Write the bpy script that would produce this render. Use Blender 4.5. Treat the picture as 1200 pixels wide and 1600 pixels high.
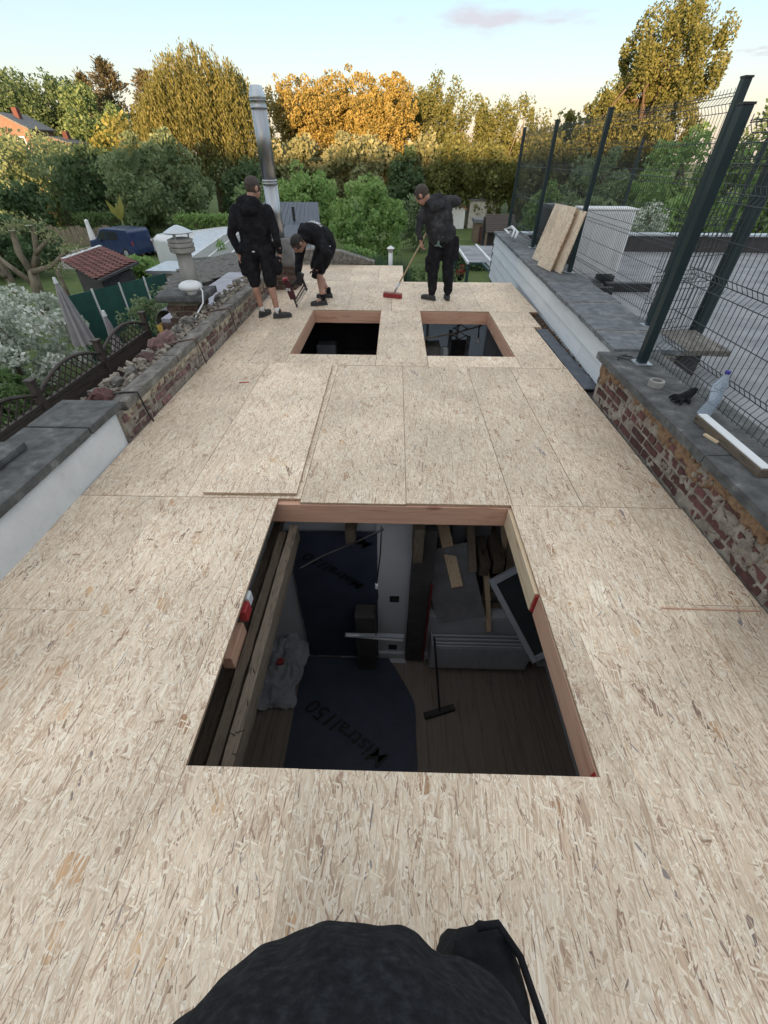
import bpy, bmesh, math, random
import numpy as np
from mathutils import Vector, Matrix, noise as mnoise
random.seed(7); RNG = np.random.default_rng(11)
scene = bpy.context.scene
for o in list(bpy.data.objects): bpy.data.objects.remove(o)
COL = scene.collection
R = math.radians

# ------------------------------------------------------------------ camera
CAM_H = 1.8
cam_d = bpy.data.cameras.new('camera'); cam = bpy.data.objects.new('camera', cam_d); COL.objects.link(cam)
def cam_matrix(p, r, y):
    cp, sp = math.cos(p), math.sin(p)
    fw = Vector((0, cp, -sp)); up = Vector((0, sp, cp)); rt = Vector((1, 0, 0))
    c, s = math.cos(r), math.sin(r)
    rt2 = c*rt + s*up; up2 = -s*rt + c*up
    m = Matrix((rt2, up2, -fw)).transposed()
    return (Matrix.Rotation(y, 3, 'Z') @ m).to_4x4()
cam.matrix_world = Matrix.Translation((0, 0, CAM_H)) @ cam_matrix(0.70558, 0.00601, 0.01985)
cam_d.sensor_fit = 'VERTICAL'; cam_d.sensor_height = 24; cam_d.sensor_width = 18
cam_d.lens = 651.4/1600*24; cam_d.clip_start = 0.02; cam_d.clip_end = 2000
scene.camera = cam

# ------------------------------------------------------------------ sky, sun, exposure
SUN_EL, SUN_AZ = 4.2, 188.0            # low evening sun behind the photographer
world = bpy.data.worlds.new('World'); scene.world = world; world.use_nodes = True
wn = world.node_tree; wn.nodes.clear()
w_out = wn.nodes.new('ShaderNodeOutputWorld'); w_bg = wn.nodes.new('ShaderNodeBackground')
sky = wn.nodes.new('ShaderNodeTexSky'); sky.sky_type = 'NISHITA'; sky.sun_disc = False
sky.sun_elevation = R(SUN_EL); sky.sun_rotation = R(SUN_AZ)
sky.altitude = 50; sky.air_density = 1.0; sky.dust_density = 1.6; sky.ozone_density = 1.3
w_bg.inputs['Strength'].default_value = 0.15
# an added pale veil (depends on height above the horizon only), brightened overhead to fill the deck, over the clear sky, and long flat cloud streaks
tc = wn.nodes.new('ShaderNodeTexCoord'); sep = wn.nodes.new('ShaderNodeSeparateXYZ'); wn.links.new(tc.outputs['Generated'], sep.inputs[0])
vr = wn.nodes.new('ShaderNodeValToRGB'); els = vr.color_ramp.elements
VEIL = [(0.0, (.74, .60, .51)), (.05, (.71, .645, .59)), (.10, (.60, .675, .715)), (.18, (.455, .615, .76)), (.32, (.62, .73, .83)), (.6, (.82, .845, .865)), (1.0, (.86, .86, .86))]
while len(els) < len(VEIL): els.new(.5)
for e, (p, c) in zip(els, VEIL): e.position = p; e.color = (*c, 1)
wn.links.new(sep.outputs[2], vr.inputs[0])
vsc = wn.nodes.new('ShaderNodeVectorMath'); vsc.operation = 'SCALE'; vsc.inputs['Scale'].default_value = 1.95; wn.links.new(vr.outputs[0], vsc.inputs[0])
vmx = wn.nodes.new('ShaderNodeMix'); vmx.data_type = 'RGBA'; vmx.inputs[0].default_value = 0.80
wn.links.new(sky.outputs[0], vmx.inputs[6]); wn.links.new(vsc.outputs[0], vmx.inputs[7])
def cloud_mask(d0, ext, seed):
    """soft flat cloud bank around the sky direction d0"""
    sb = wn.nodes.new('ShaderNodeVectorMath'); sb.operation = 'SUBTRACT'; sb.inputs[1].default_value = d0; wn.links.new(tc.outputs['Generated'], sb.inputs[0])
    dv = wn.nodes.new('ShaderNodeVectorMath'); dv.operation = 'DIVIDE'; dv.inputs[1].default_value = ext; wn.links.new(sb.outputs[0], dv.inputs[0])
    ln = wn.nodes.new('ShaderNodeVectorMath'); ln.operation = 'LENGTH'; wn.links.new(dv.outputs[0], ln.inputs[0])
    mp = wn.nodes.new('ShaderNodeMapping'); mp.inputs['Scale'].default_value = (1.1, 1.1, .8); mp.inputs['Location'].default_value = (seed, seed*.3, 0); wn.links.new(dv.outputs[0], mp.inputs[0])
    cn = wn.nodes.new('ShaderNodeTexNoise'); cn.inputs['Scale'].default_value = 1.3; cn.inputs['Detail'].default_value = 7; cn.inputs['Roughness'].default_value = .55; wn.links.new(mp.outputs[0], cn.inputs['Vector'])
    ma = wn.nodes.new('ShaderNodeMath'); ma.operation = 'MULTIPLY_ADD'; ma.inputs[1].default_value = 1.9; wn.links.new(cn.outputs[0], ma.inputs[0])
    ng = wn.nodes.new('ShaderNodeMath'); ng.operation = 'MULTIPLY'; ng.inputs[1].default_value = -.75; wn.links.new(ln.outputs['Value'], ng.inputs[0]); wn.links.new(ng.outputs[0], ma.inputs[2])
    mr = wn.nodes.new('ShaderNodeMapRange'); mr.inputs[1].default_value = .22; mr.inputs[2].default_value = .75; mr.inputs[4].default_value = .8; mr.clamp = True; wn.links.new(ma.outputs[0], mr.inputs[0])
    return mr.outputs[0]
c1 = cloud_mask((.152, .975, .163), (.13, .13, .019), 3.1); c2 = cloud_mask((.52, .85, .114), (.05, .06, .006), 7.7); c3 = cloud_mask((-.35, .90, .26), (.20, .12, .02), 1.3); c4 = cloud_mask((.7, -.5, .4), (.25, .25, .05), 5.3)
cr = None
for c in (c1, c2, c3, c4):
    if cr is None: cr = c
    else:
        mxm = wn.nodes.new('ShaderNodeMath'); mxm.operation = 'MAXIMUM'; wn.links.new(cr, mxm.inputs[0]); wn.links.new(c, mxm.inputs[1]); cr = mxm.outputs[0]
cmx = wn.nodes.new('ShaderNodeMix'); cmx.data_type = 'RGBA'
cmx.inputs[7].default_value = (1.12, 1.05, 1.14, 1)
wn.links.new(cr, cmx.inputs[0])
wn.links.new(vmx.outputs[2], cmx.inputs[6]); wn.links.new(cmx.outputs[2], w_bg.inputs['Color'])
wn.links.new(w_bg.outputs[0], w_out.inputs[0])
sun_d = bpy.data.lights.new('sun', 'SUN'); sun = bpy.data.objects.new('sun', sun_d); COL.objects.link(sun)
sun_d.energy = 3.0; sun_d.angle = R(1.0); sun_d.color = (1.0, 0.60, 0.30)
az = R(SUN_AZ); sd = Vector((math.sin(az)*math.cos(R(SUN_EL)), math.cos(az)*math.cos(R(SUN_EL)), math.sin(R(SUN_EL))))
sun.rotation_euler = (-sd).to_track_quat('-Z', 'Y').to_euler()
vs = scene.view_settings; vs.view_transform = 'Standard'; vs.look = 'None'; vs.gamma = 1; vs.use_curve_mapping = False
vs.exposure = 2.14

# ------------------------------------------------------------------ helpers: objects
def tag(o, label=None, cat=None, group=None, kind=None):
    if label: o['label'] = label
    if cat: o['category'] = cat
    if group: o['group'] = group
    if kind: o['kind'] = kind
    return o
def wloc(o):
    v = Vector((0, 0, 0))
    while o: v += o.location; o = o.parent
    return v
def empty(name, loc, label=None, cat=None, group=None, kind=None):
    o = bpy.data.objects.new(name, None); COL.objects.link(o); o.location = loc; o.empty_display_size = .1
    return tag(o, label, cat, group, kind)
def link_mesh(name, me, mat, parent=None, origin=None):
    o = bpy.data.objects.new(name, me); COL.objects.link(o)
    if mat and not me.materials: me.materials.append(mat)
    if parent: o.parent = parent
    elif origin is not None: o.location = origin
    return o
def copy_tree(o, parent=None):
    c = o.copy(); COL.objects.link(c)
    if parent: c.parent = parent
    for ch in o.children: copy_tree(ch, c)
    return c
def nz(p, s=1.0, seed=0.0): return mnoise.noise(Vector((p[0]*s+seed, p[1]*s-seed*.7, p[2]*s+seed*.3)))

class MB:
    """collects shapes given in world coordinates; build() links them as one mesh object"""
    def __init__(s): s.v = []; s.f = []
    def add(s, vs, fs):
        b = len(s.v); s.v += [tuple(v) for v in vs]; s.f += [tuple(i+b for i in f) for f in fs]; return s
    def box(s, x0, x1, y0, y1, z0, z1, M=None, jit=0):
        vs = [Vector((x, y, z)) for z in (z0, z1) for y in (y0, y1) for x in (x0, x1)]
        if jit: vs = [v + Vector([random.uniform(-jit, jit) for _ in range(3)]) for v in vs]
        if M is not None: vs = [M @ v for v in vs]
        return s.add(vs, [(0,2,3,1),(4,5,7,6),(0,1,5,4),(2,6,7,3),(0,4,6,2),(1,3,7,5)])
    def cbox(s, c, size, rot=(0,0,0), jit=0):
        M = Matrix.Translation(c) @ Matrix.Rotation(rot[2],4,'Z') @ Matrix.Rotation(rot[1],4,'Y') @ Matrix.Rotation(rot[0],4,'X')
        return s.box(-size[0]/2,size[0]/2,-size[1]/2,size[1]/2,-size[2]/2,size[2]/2, M, jit)
    def bar(s, a, b, w, h, up=(0,0,1)):
        a=Vector(a); b=Vector(b); d=(b-a); L=d.length; d.normalize(); up=Vector(up)
        if abs(d.dot(up))>.99: up=Vector((1,0,0)) if abs(d.x)<.9 else Vector((0,1,0))
        x=d.cross(up).normalized(); u=x.cross(d)
        M=Matrix(((x.x,d.x,u.x,a.x),(x.y,d.y,u.y,a.y),(x.z,d.z,u.z,a.z),(0,0,0,1)))
        return s.box(-w/2,w/2,0,L,-h/2,h/2,M)
    def tube(s, pts, r, n=8, cap=True):
        pts=[Vector(p) for p in pts]; rs = r if hasattr(r,'__len__') else [r]*len(pts); b=len(s.v)
        prev=None
        for i,p in enumerate(pts):
            d=(pts[min(i+1,len(pts)-1)]-pts[max(i-1,0)]).normalized()
            ref=prev if prev is not None else (Vector((0,0,1)) if abs(d.z)<.9 else Vector((1,0,0)))
            x=d.cross(ref)
            if x.length<1e-5: x=d.cross(Vector((.3,.5,.8)))
            x.normalize(); u=x.cross(d).normalized(); prev=u
            for k in range(n):
                a=2*math.pi*k/n; s.v.append(tuple(p+(x*math.cos(a)+u*math.sin(a))*rs[i]))
        for i in range(len(pts)-1):
            for k in range(n):
                k2=(k+1)%n; s.f.append((b+i*n+k,b+i*n+k2,b+(i+1)*n+k2,b+(i+1)*n+k))
        if cap: s.f.append(tuple(b+k for k in range(n))[::-1]); s.f.append(tuple(b+(len(pts)-1)*n+k for k in range(n)))
        return s
    def lathe(s, c, prof, n=20, M=None):
        b=len(s.v); c=Vector(c)
        for r,z in prof:
            for k in range(n):
                a=2*math.pi*k/n; v=Vector((r*math.cos(a),r*math.sin(a),z))
                if M is not None: v=M@v
                s.v.append(tuple(c+v))
        for i in range(len(prof)-1):
            for k in range(n):
                k2=(k+1)%n; s.f.append((b+i*n+k,b+i*n+k2,b+(i+1)*n+k2,b+(i+1)*n+k))
        s.f.append(tuple(b+k for k in range(n))[::-1]); s.f.append(tuple(b+(len(prof)-1)*n+k for k in range(n)))
        return s
    def prism(s, poly, z0, z1, M=None):
        n=len(poly); vs=[Vector((x,y,z0)) for x,y in poly]+[Vector((x,y,z1)) for x,y in poly]
        if M is not None: vs=[M@v for v in vs]
        return s.add(vs,[tuple(range(n))[::-1],tuple(range(n,2*n))]+[(i,(i+1)%n,n+(i+1)%n,n+i) for i in range(n)])
    def rough(s, x0,x1,y0,y1,z0,z1, step=.06, amp=.006, scale=9, seed=0, M=None):
        """box with subdivided, weathered faces"""
        n=[max(1,round((b-a)/step)) for a,b in ((x0,x1),(y0,y1),(z0,z1))]
        idx={}; lo=(x0,y0,z0); hi=(x1,y1,z1)
        def vid(i,j,k):
            key=(i,j,k)
            if key not in idx:
                p=Vector([lo[a]+(hi[a]-lo[a])*q/n[a] for a,q in enumerate(key)])
                p+=Vector((nz(p,scale,seed),nz(p,scale,seed+17),nz(p,scale,seed+31)))*amp
                edge=sum(1 for a,q in enumerate(key) if q in (0,n[a]))
                if edge>=2:
                    c=Vector([(lo[a]+hi[a])/2 for a in range(3)])
                    for a,q in enumerate(key):
                        if q==0: p[a]+=amp*.7
                        elif q==n[a]: p[a]-=amp*.7
                idx[key]=len(s.v); s.v.append(tuple(M@p if M is not None else p))
            return idx[key]
        for i in range(n[0]):
            for j in range(n[1]):
                s.f.append((vid(i,j,0),vid(i,j+1,0),vid(i+1,j+1,0),vid(i+1,j,0))); s.f.append((vid(i,j,n[2]),vid(i+1,j,n[2]),vid(i+1,j+1,n[2]),vid(i,j+1,n[2])))
            for k in range(n[2]):
                s.f.append((vid(i,0,k),vid(i+1,0,k),vid(i+1,0,k+1),vid(i,0,k+1))); s.f.append((vid(i,n[1],k),vid(i,n[1],k+1),vid(i+1,n[1],k+1),vid(i+1,n[1],k)))
        for j in range(n[1]):
            for k in range(n[2]):
                s.f.append((vid(0,j,k),vid(0,j,k+1),vid(0,j+1,k+1),vid(0,j+1,k))); s.f.append((vid(n[0],j,k),vid(n[0],j+1,k),vid(n[0],j+1,k+1),vid(n[0],j,k+1)))
        return s
    def ball(s, c, r, n=10, m=7, M=None):
        c=Vector(c); r=Vector(r) if hasattr(r,'__len__') else Vector((r,r,r)); b=len(s.v)
        def put(v):
            v=Vector((v[0]*r.x,v[1]*r.y,v[2]*r.z)); s.v.append(tuple(c+(M@v if M is not None else v)))
        put((0,0,-1))
        for j in range(1,m):
            t=-math.pi/2+math.pi*j/m
            for k in range(n): a=2*math.pi*k/n; put((math.cos(t)*math.cos(a),math.cos(t)*math.sin(a),math.sin(t)))
        put((0,0,1)); top=len(s.v)-1
        for k in range(n):
            k2=(k+1)%n; s.f.append((b,b+1+k2,b+1+k)); s.f.append((top,top-n+k,top-n+k2))
            for j in range(m-2): s.f.append((b+1+j*n+k,b+1+j*n+k2,b+1+(j+1)*n+k2,b+1+(j+1)*n+k))
        return s
    def cap(s, a, b, ra, rb, n=10):
        """tapered capsule"""
        a=Vector(a); b=Vector(b); d=(b-a).normalized()
        s.tube([a-d*ra*.95,a-d*ra*.7,a,b,b+d*rb*.7,b+d*rb*.95],[ra*.3,ra*.72,ra,rb,rb*.72,rb*.3],n); return s
    def build(s, name, mat, parent=None, origin=None, smooth=False, bevel=0, kind=None, local=False):
        o0 = Vector((0,0,0)) if local else wloc(parent) if parent else Vector(origin) if origin is not None else Vector((0,0,0))
        me=bpy.data.meshes.new(name); me.from_pydata([(v[0]-o0.x,v[1]-o0.y,v[2]-o0.z) for v in s.v],[],s.f); me.update()
        if smooth: me.polygons.foreach_set('use_smooth',[True]*len(me.polygons))
        o=link_mesh(name,me,mat,parent,origin)
        if bevel:
            m=o.modifiers.new('bevel','BEVEL'); m.width=bevel; m.segments=2; m.limit_method='ANGLE'; m.angle_limit=R(40)
        if kind: o['kind']=kind
        return o

# ------------------------------------------------------------------ helpers: materials
def nodes(name):
    m=bpy.data.materials.new(name); m.use_nodes=True; nt=m.node_tree
    return m, nt, nt.nodes['Principled BSDF'], (lambda t,**k: _n(nt,t,**k)), nt.links.new
def _n(nt,t,**k):
    n=nt.nodes.new('ShaderNode'+t)
    for a,v in k.items(): setattr(n,a,v)
    return n
def ramp(N, stops):
    r=N('ValToRGB'); e=r.color_ramp.elements
    while len(e)<len(stops): e.new(.5)
    for i,(p,c) in enumerate(stops): e[i].position=p; e[i].color=(*c,1) if len(c)==3 else c
    return r
def mat(name, stops, scale=8, rough=.75, metal=0, bump=.2, bscale=None, detail=5, stretch=(1,1,1), rnd=0, dist=0, coords='Object', spec=.5, bdist=.01):
    """noise-driven colour between stops; rnd = per-object brightness change"""
    m,nt,P,N,L=nodes(name)
    t=N('TexCoord'); mp=N('Mapping'); mp.inputs['Scale'].default_value=stretch
    L(t.outputs[coords],mp.inputs[0])
    n=N('TexNoise'); n.inputs['Scale'].default_value=scale; n.inputs['Detail'].default_value=detail; n.inputs['Roughness'].default_value=.62; n.inputs['Distortion'].default_value=dist
    L(mp.outputs[0],n.inputs['Vector'])
    if len(stops)==1: stops=[(0.3,tuple(c*.8 for c in stops[0])),(0.7,tuple(min(1,c*1.2) for c in stops[0]))]
    r=ramp(N,stops); L(n.outputs[0],r.inputs[0]); col=r.outputs[0]
    if rnd:
        oi=N('ObjectInfo'); hs=N('HueSaturation'); mr=N('MapRange'); mr.inputs[3].default_value=1-rnd; mr.inputs[4].default_value=1+rnd
        L(oi.outputs['Random'],mr.inputs[0]); L(mr.outputs[0],hs.inputs['Value']); L(col,hs.inputs['Color']); col=hs.outputs[0]
    L(col,P.inputs['Base Color']); P.inputs['Roughness'].default_value=rough; P.inputs['Metallic'].default_value=metal
    P.inputs['Specular IOR Level'].default_value=spec
    if bump:
        n2=N('TexNoise'); n2.inputs['Scale'].default_value=bscale or scale*4; n2.inputs['Detail'].default_value=6; n2.inputs['Roughness'].default_value=.65
        L(mp.outputs[0],n2.inputs['Vector']); b=N('Bump'); b.inputs['Strength'].default_value=bump; b.inputs['Distance'].default_value=bdist
        L(n2.outputs[0],b.inputs['Height']); L(b.outputs[0],P.inputs['Normal'])
    return m
def wood(name, a, b, dark, axis='Y', scale=1.0, rough=.7, knots=True):
    m,nt,P,N,L=nodes(name)
    t=N('TexCoord'); mp=N('Mapping'); sc={'X':(1.2,14,14),'Y':(14,1.2,14),'Z':(14,14,1.2)}[axis]
    mp.inputs['Scale'].default_value=tuple(s*scale for s in sc); oi=N('ObjectInfo'); mu=N('VectorMath',operation='SCALE')
    cmb=N('CombineXYZ'); [L(oi.outputs['Random'],cmb.inputs[i]) for i in range(3)]
    L(cmb.outputs[0],mu.inputs[0]); mu.inputs['Scale'].default_value=37; ad=N('VectorMath',operation='ADD')
    L(t.outputs['Object'],ad.inputs[0]); L(mu.outputs[0],ad.inputs[1]); L(ad.outputs[0],mp.inputs[0])
    n=N('TexNoise'); n.inputs['Scale'].default_value=2.2; n.inputs['Detail'].default_value=7; n.inputs['Distortion'].default_value=.6; L(mp.outputs[0],n.inputs['Vector'])
    r=ramp(N,[(.3,a),(.52,b),(.62,a),(.75,dark)]); L(n.outputs[0],r.inputs[0]); col=r.outputs[0]
    if knots:
        v=N('TexVoronoi'); v.inputs['Scale'].default_value=.9; mk=N('Mapping'); mk.inputs['Scale'].default_value=tuple(math.sqrt(s)*1.6 for s in sc); L(ad.outputs[0],mk.inputs[0]); L(mk.outputs[0],v.inputs['Vector'])
        k=ramp(N,[(.04,(1,1,1)),(.12,(0,0,0))]); L(v.outputs['Distance'],k.inputs[0]); mx=N('Mix',data_type='RGBA'); mx.inputs[7].default_value=(*dark,1)
        L(k.outputs[0],mx.inputs[0]); L(col,mx.inputs[6]); col=mx.outputs[2]
    L(col,P.inputs['Base Color']); P.inputs['Roughness'].default_value=rough
    bp=N('Bump'); bp.inputs['Strength'].default_value=.25; bp.inputs['Distance'].default_value=.004; L(n.outputs[0],bp.inputs['Height']); L(bp.outputs[0],P.inputs['Normal'])
    return m
def osb(name='osb', sc=1.0, plane='XY'):
    m,nt,P,N,L=nodes(name)
    t=N('TexCoord'); src=t.outputs['Object']
    if plane=='YZ':
        sp=N('SeparateXYZ'); cb=N('CombineXYZ'); L(src,sp.inputs[0]); L(sp.outputs[1],cb.inputs[0]); L(sp.outputs[2],cb.inputs[1]); src=cb.outputs[0]
    oi=N('ObjectInfo'); cmb=N('CombineXYZ'); L(oi.outputs['Random'],cmb.inputs[0]); L(oi.outputs['Random'],cmb.inputs[1])
    mu=N('VectorMath',operation='SCALE'); mu.inputs['Scale'].default_value=53; L(cmb.outputs[0],mu.inputs[0])
    ad=N('VectorMath',operation='ADD'); L(src,ad.inputs[0]); L(mu.outputs[0],ad.inputs[1])
    wrp=N('TexNoise',noise_dimensions='2D'); wrp.inputs['Scale'].default_value=7; wrp.inputs['Detail'].default_value=4; L(ad.outputs[0],wrp.inputs['Vector'])
    ws=N('VectorMath',operation='SCALE'); ws.inputs['Scale'].default_value=.013; L(wrp.outputs['Color'],ws.inputs[0])
    co=N('VectorMath',operation='ADD'); L(ad.outputs[0],co.inputs[0]); L(ws.outputs[0],co.inputs[1])
    tones=[(0, (0.57, 0.406, 0.275)), (0.12, (0.76, 0.586, 0.422)), (0.3, (0.87, 0.713, 0.54)), (0.5, (0.79, 0.62, 0.451)), (0.66, (0.93, 0.811, 0.653)), (0.8, (0.67, 0.503, 0.358)), (0.9, (0.49, 0.337, 0.236)), (0.955, (0.43, 0.284, 0.206)), (0.987, (0.25, 0.166, 0.127)), (1, (0.34, 0.317, 0.324))]
    lite=[(0, (0.64, 0.469, 0.324)), (0.18, (0.8, 0.63, 0.462)), (0.42, (0.9, 0.757, 0.584)), (0.68, (0.96, 0.845, 0.693)), (0.86, (0.77, 0.601, 0.433)), (0.96, (0.6, 0.434, 0.304)), (1, (0.48, 0.337, 0.236))]
    col=None; hgt=None
    #     angle  width  length  threshold  tones
    knot=[(0,(.60,.36,.20)),(.5,(.74,.50,.30)),(1,(.42,.24,.14))]
    lay=[(4,.016,.13,0,lite),(-13,.013,.10,.3,lite),(21,.016,.11,.45,lite),(-33,.012,.085,.58,lite),(8,.024,.17,.78,tones),(47,.010,.075,.72,lite),(-20,.019,.14,.80,tones),(14,.008,.11,.58,lite),(-62,.010,.06,.86,lite),(-9,.042,.19,.91,lite),(25,.034,.15,.94,tones),(10,.045,.09,.985,knot),(-3,.030,.13,.95,tones),(30,.008,.08,.84,tones),(-6,.006,.10,.80,tones),(75,.008,.05,.9,lite),(-40,.005,.04,.92,tones),(-9,.005,.07,.74,lite),(2,.0042,.06,.87,tones),(16,.003,.035,.90,tones)]
    for i,(a,w,l,th,tn) in enumerate(lay):
        mp=N('Mapping'); mp.vector_type='TEXTURE'; mp.inputs['Rotation'].default_value=(0,0,R(a)); mp.inputs['Scale'].default_value=(w*sc,l*sc,1); mp.inputs['Location'].default_value=(.37*i,.71*i,0)
        L(co.outputs[0],mp.inputs[0]); v=N('TexVoronoi',voronoi_dimensions='2D',distance='CHEBYCHEV'); v.inputs['Scale'].default_value=1; L(mp.outputs[0],v.inputs['Vector'])
        sx=N('SeparateColor'); L(v.outputs['Color'],sx.inputs[0])
        r=ramp(N,tn); L(sx.outputs[1],r.inputs[0])
        g=N('TexNoise',noise_dimensions='2D'); g.inputs['Scale'].default_value=1; g.inputs['Detail'].default_value=3
        gm=N('Mapping'); gm.inputs['Scale'].default_value=(4.5,.35,1); L(mp.outputs[0],gm.inputs[0]); L(gm.outputs[0],g.inputs['Vector'])
        gr=N('MapRange'); gr.inputs[1].default_value=.3; gr.inputs[2].default_value=.7; gr.inputs[3].default_value=.80; gr.inputs[4].default_value=1.06; L(g.outputs[0],gr.inputs[0])
        ed=N('MapRange'); ed.inputs[1].default_value=.38; ed.inputs[2].default_value=.56; ed.inputs[3].default_value=1.0; ed.inputs[4].default_value=.74; L(v.outputs['Distance'],ed.inputs[0])
        m1=N('Math',operation='MULTIPLY'); L(gr.outputs[0],m1.inputs[0]); L(ed.outputs[0],m1.inputs[1])
        c=N('VectorMath',operation='SCALE'); L(r.outputs[0],c.inputs[0]); L(m1.outputs[0],c.inputs['Scale'])
        if col is None: col=c.outputs[0]; hgt=sx.outputs[1]
        else:
            st=N('Math',operation='GREATER_THAN'); st.inputs[1].default_value=th; L(sx.outputs[0],st.inputs[0])
            d2=N('Math',operation='LESS_THAN'); d2.inputs[1].default_value=.52; L(v.outputs['Distance'],d2.inputs[0])
            s2=N('Math',operation='MULTIPLY'); L(st.outputs[0],s2.inputs[0]); L(d2.outputs[0],s2.inputs[1])
            mx=N('Mix',data_type='RGBA'); L(s2.outputs[0],mx.inputs[0]); L(col,mx.inputs[6]); L(c.outputs[0],mx.inputs[7]); col=mx.outputs[2]
            mh=N('Mix',data_type='FLOAT'); L(s2.outputs[0],mh.inputs[0]); L(hgt,mh.inputs[2]); L(sx.outputs[1],mh.inputs[3]); hgt=mh.outputs[0]
    lw=N('TexNoise',noise_dimensions='2D'); lw.inputs['Scale'].default_value=1.6; lw.inputs['Detail'].default_value=6; L(ad.outputs[0],lw.inputs['Vector'])
    lr=N('MapRange'); lr.inputs[1].default_value=.3; lr.inputs[2].default_value=.7; lr.inputs[3].default_value=.84; lr.inputs[4].default_value=1.07; L(lw.outputs[0],lr.inputs[0])
    br=N('MapRange'); br.inputs[3].default_value=.85; br.inputs[4].default_value=1.06; L(oi.outputs['Random'],br.inputs[0])
    mm=N('Math',operation='MULTIPLY'); L(lr.outputs[0],mm.inputs[0]); L(br.outputs[0],mm.inputs[1])
    fs=N('VectorMath',operation='SCALE'); L(col,fs.inputs[0]); L(mm.outputs[0],fs.inputs['Scale'])
    L(fs.outputs[0],P.inputs['Base Color']); P.inputs['Roughness'].default_value=.62; P.inputs['Specular IOR Level'].default_value=.35
    b=N('Bump'); b.inputs['Strength'].default_value=.4; b.inputs['Distance'].default_value=.002; L(hgt,b.inputs['Height']); L(b.outputs[0],P.inputs['Normal'])
    return m
def foliage(name, cols, trans=.42, rough=.6):
    m=bpy.data.materials.new(name); m.use_nodes=True; nt=m.node_tree; nt.nodes.clear(); L=nt.links.new; N=lambda t,**k:_n(nt,t,**k)
    g=N('NewGeometry'); r=ramp(N,[(i/(max(1,len(cols)-1)),c) for i,c in enumerate(cols)])
    t=N('TexCoord'); n=N('TexNoise'); n.inputs['Scale'].default_value=.55; n.inputs['Detail'].default_value=3; L(t.outputs['Object'],n.inputs['Vector'])
    ma=N('MapRange'); ma.inputs[1].default_value=.3; ma.inputs[2].default_value=.7; L(n.outputs[0],ma.inputs[0])
    ad=N('Math',operation='MULTIPLY_ADD'); ad.inputs[1].default_value=.55; L(g.outputs['Random Per Island'],ad.inputs[0])
    s=N('Math',operation='MULTIPLY'); s.inputs[1].default_value=.45; L(ma.outputs[0],s.inputs[0]); L(s.outputs[0],ad.inputs[2]); L(ad.outputs[0],r.inputs[0])
    d=N('BsdfDiffuse'); tr=N('BsdfTranslucent'); gl=N('BsdfGlossy'); gl.inputs['Roughness'].default_value=rough; gl.inputs['Color'].default_value=(.5,.5,.5,1)
    L(r.outputs[0],d.inputs[0]); L(r.outputs[0],tr.inputs[0]); mx=N('MixShader'); mx.inputs[0].default_value=trans; L(d.outputs[0],mx.inputs[1]); L(tr.outputs[0],mx.inputs[2])
    m2=N('MixShader'); m2.inputs[0].default_value=.04; L(mx.outputs[0],m2.inputs[1]); L(gl.outputs[0],m2.inputs[2])
    o=N('OutputMaterial'); L(m2.outputs[0],o.inputs[0]); return m

M = {}
M['osb']=osb(); M['osb_v']=osb('osb_upright',1.0,'YZ')
M['osb_edge']=mat('osb_edge',[(.3,(.30,.20,.13)),(.6,(.50,.36,.24)),(.8,(.22,.13,.09))],40,.8,bump=.3)
M['beam']=wood('beam_reddish',(.52,.29,.20),(.60,.36,.25),(.34,.15,.10),'X')
M['beam_y']=wood('beam_reddish_y',(.52,.29,.20),(.60,.36,.25),(.34,.15,.10),'Y')
M['pine']=wood('pine_y',(.62,.46,.30),(.70,.55,.37),(.42,.27,.15),'Y')
M['pine_z']=wood('pine_z',(.60,.44,.28),(.68,.52,.35),(.42,.27,.15),'Z')
M['old_wood']=wood('old_joist',(.095,.072,.052),(.16,.125,.09),(.03,.023,.018),'Y',scale=3.0)
M['old_wood_z']=wood('old_joist_z',(.14,.10,.07),(.22,.165,.115),(.05,.04,.03),'Z',scale=3)
M['red_paint']=mat('red_paint',[(.3,(.30,.025,.025)),(.7,(.42,.04,.04))],20,.5,bump=.1)
M['concrete']=mat('coping_concrete',[(.25,(.035,.036,.037)),(.42,(.075,.077,.078)),(.54,(.105,.108,.108)),(.64,(.15,.153,.152)),(.73,(.27,.27,.265)),(.82,(.13,.13,.13))],9,.95,bump=.6,bscale=110,detail=12,bdist=.006)
M['concrete_light']=mat('pale_concrete',[(.3,(.06,.054,.048)),(.45,(.13,.12,.105)),(.58,(.20,.185,.165)),(.75,(.31,.295,.27))],16,.93,bump=.8,bscale=70,detail=11,stretch=(1,.5,1))
M['render']=mat('white_render',[(.25,(.40,.40,.39)),(.42,(.60,.61,.62)),(.6,(.68,.69,.70)),(.75,(.48,.48,.47))],3.2,.85,bump=.35,bscale=30,detail=8)
M['mortar']=mat('mortar',[(.28,(.15,.125,.105)),(.5,(.30,.26,.215)),(.7,(.42,.375,.315))],12,.95,bump=1.0,bscale=55,detail=8,bdist=.02)
M['plaster_ochre']=mat('ochre_plaster',[(.25,(.08,.045,.03)),(.42,(.20,.12,.07)),(.58,(.30,.195,.115)),(.78,(.15,.09,.06))],22,.95,bump=.9,bscale=50,detail=8,bdist=.015)
M['plaster_pale']=mat('pale_plaster',[(.25,(.20,.165,.12)),(.45,(.36,.31,.23)),(.65,(.48,.43,.33)),(.8,(.24,.20,.155))],18,.95,bump=.8,bscale=50,detail=8,bdist=.015)
M['brick']=mat('red_brick',[(.25,(.045,.022,.022)),(.5,(.105,.044,.040)),(.66,(.145,.066,.058)),(.80,(.24,.19,.165))],22,.92,bump=.8,bscale=70,detail=8,rnd=.35)
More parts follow.
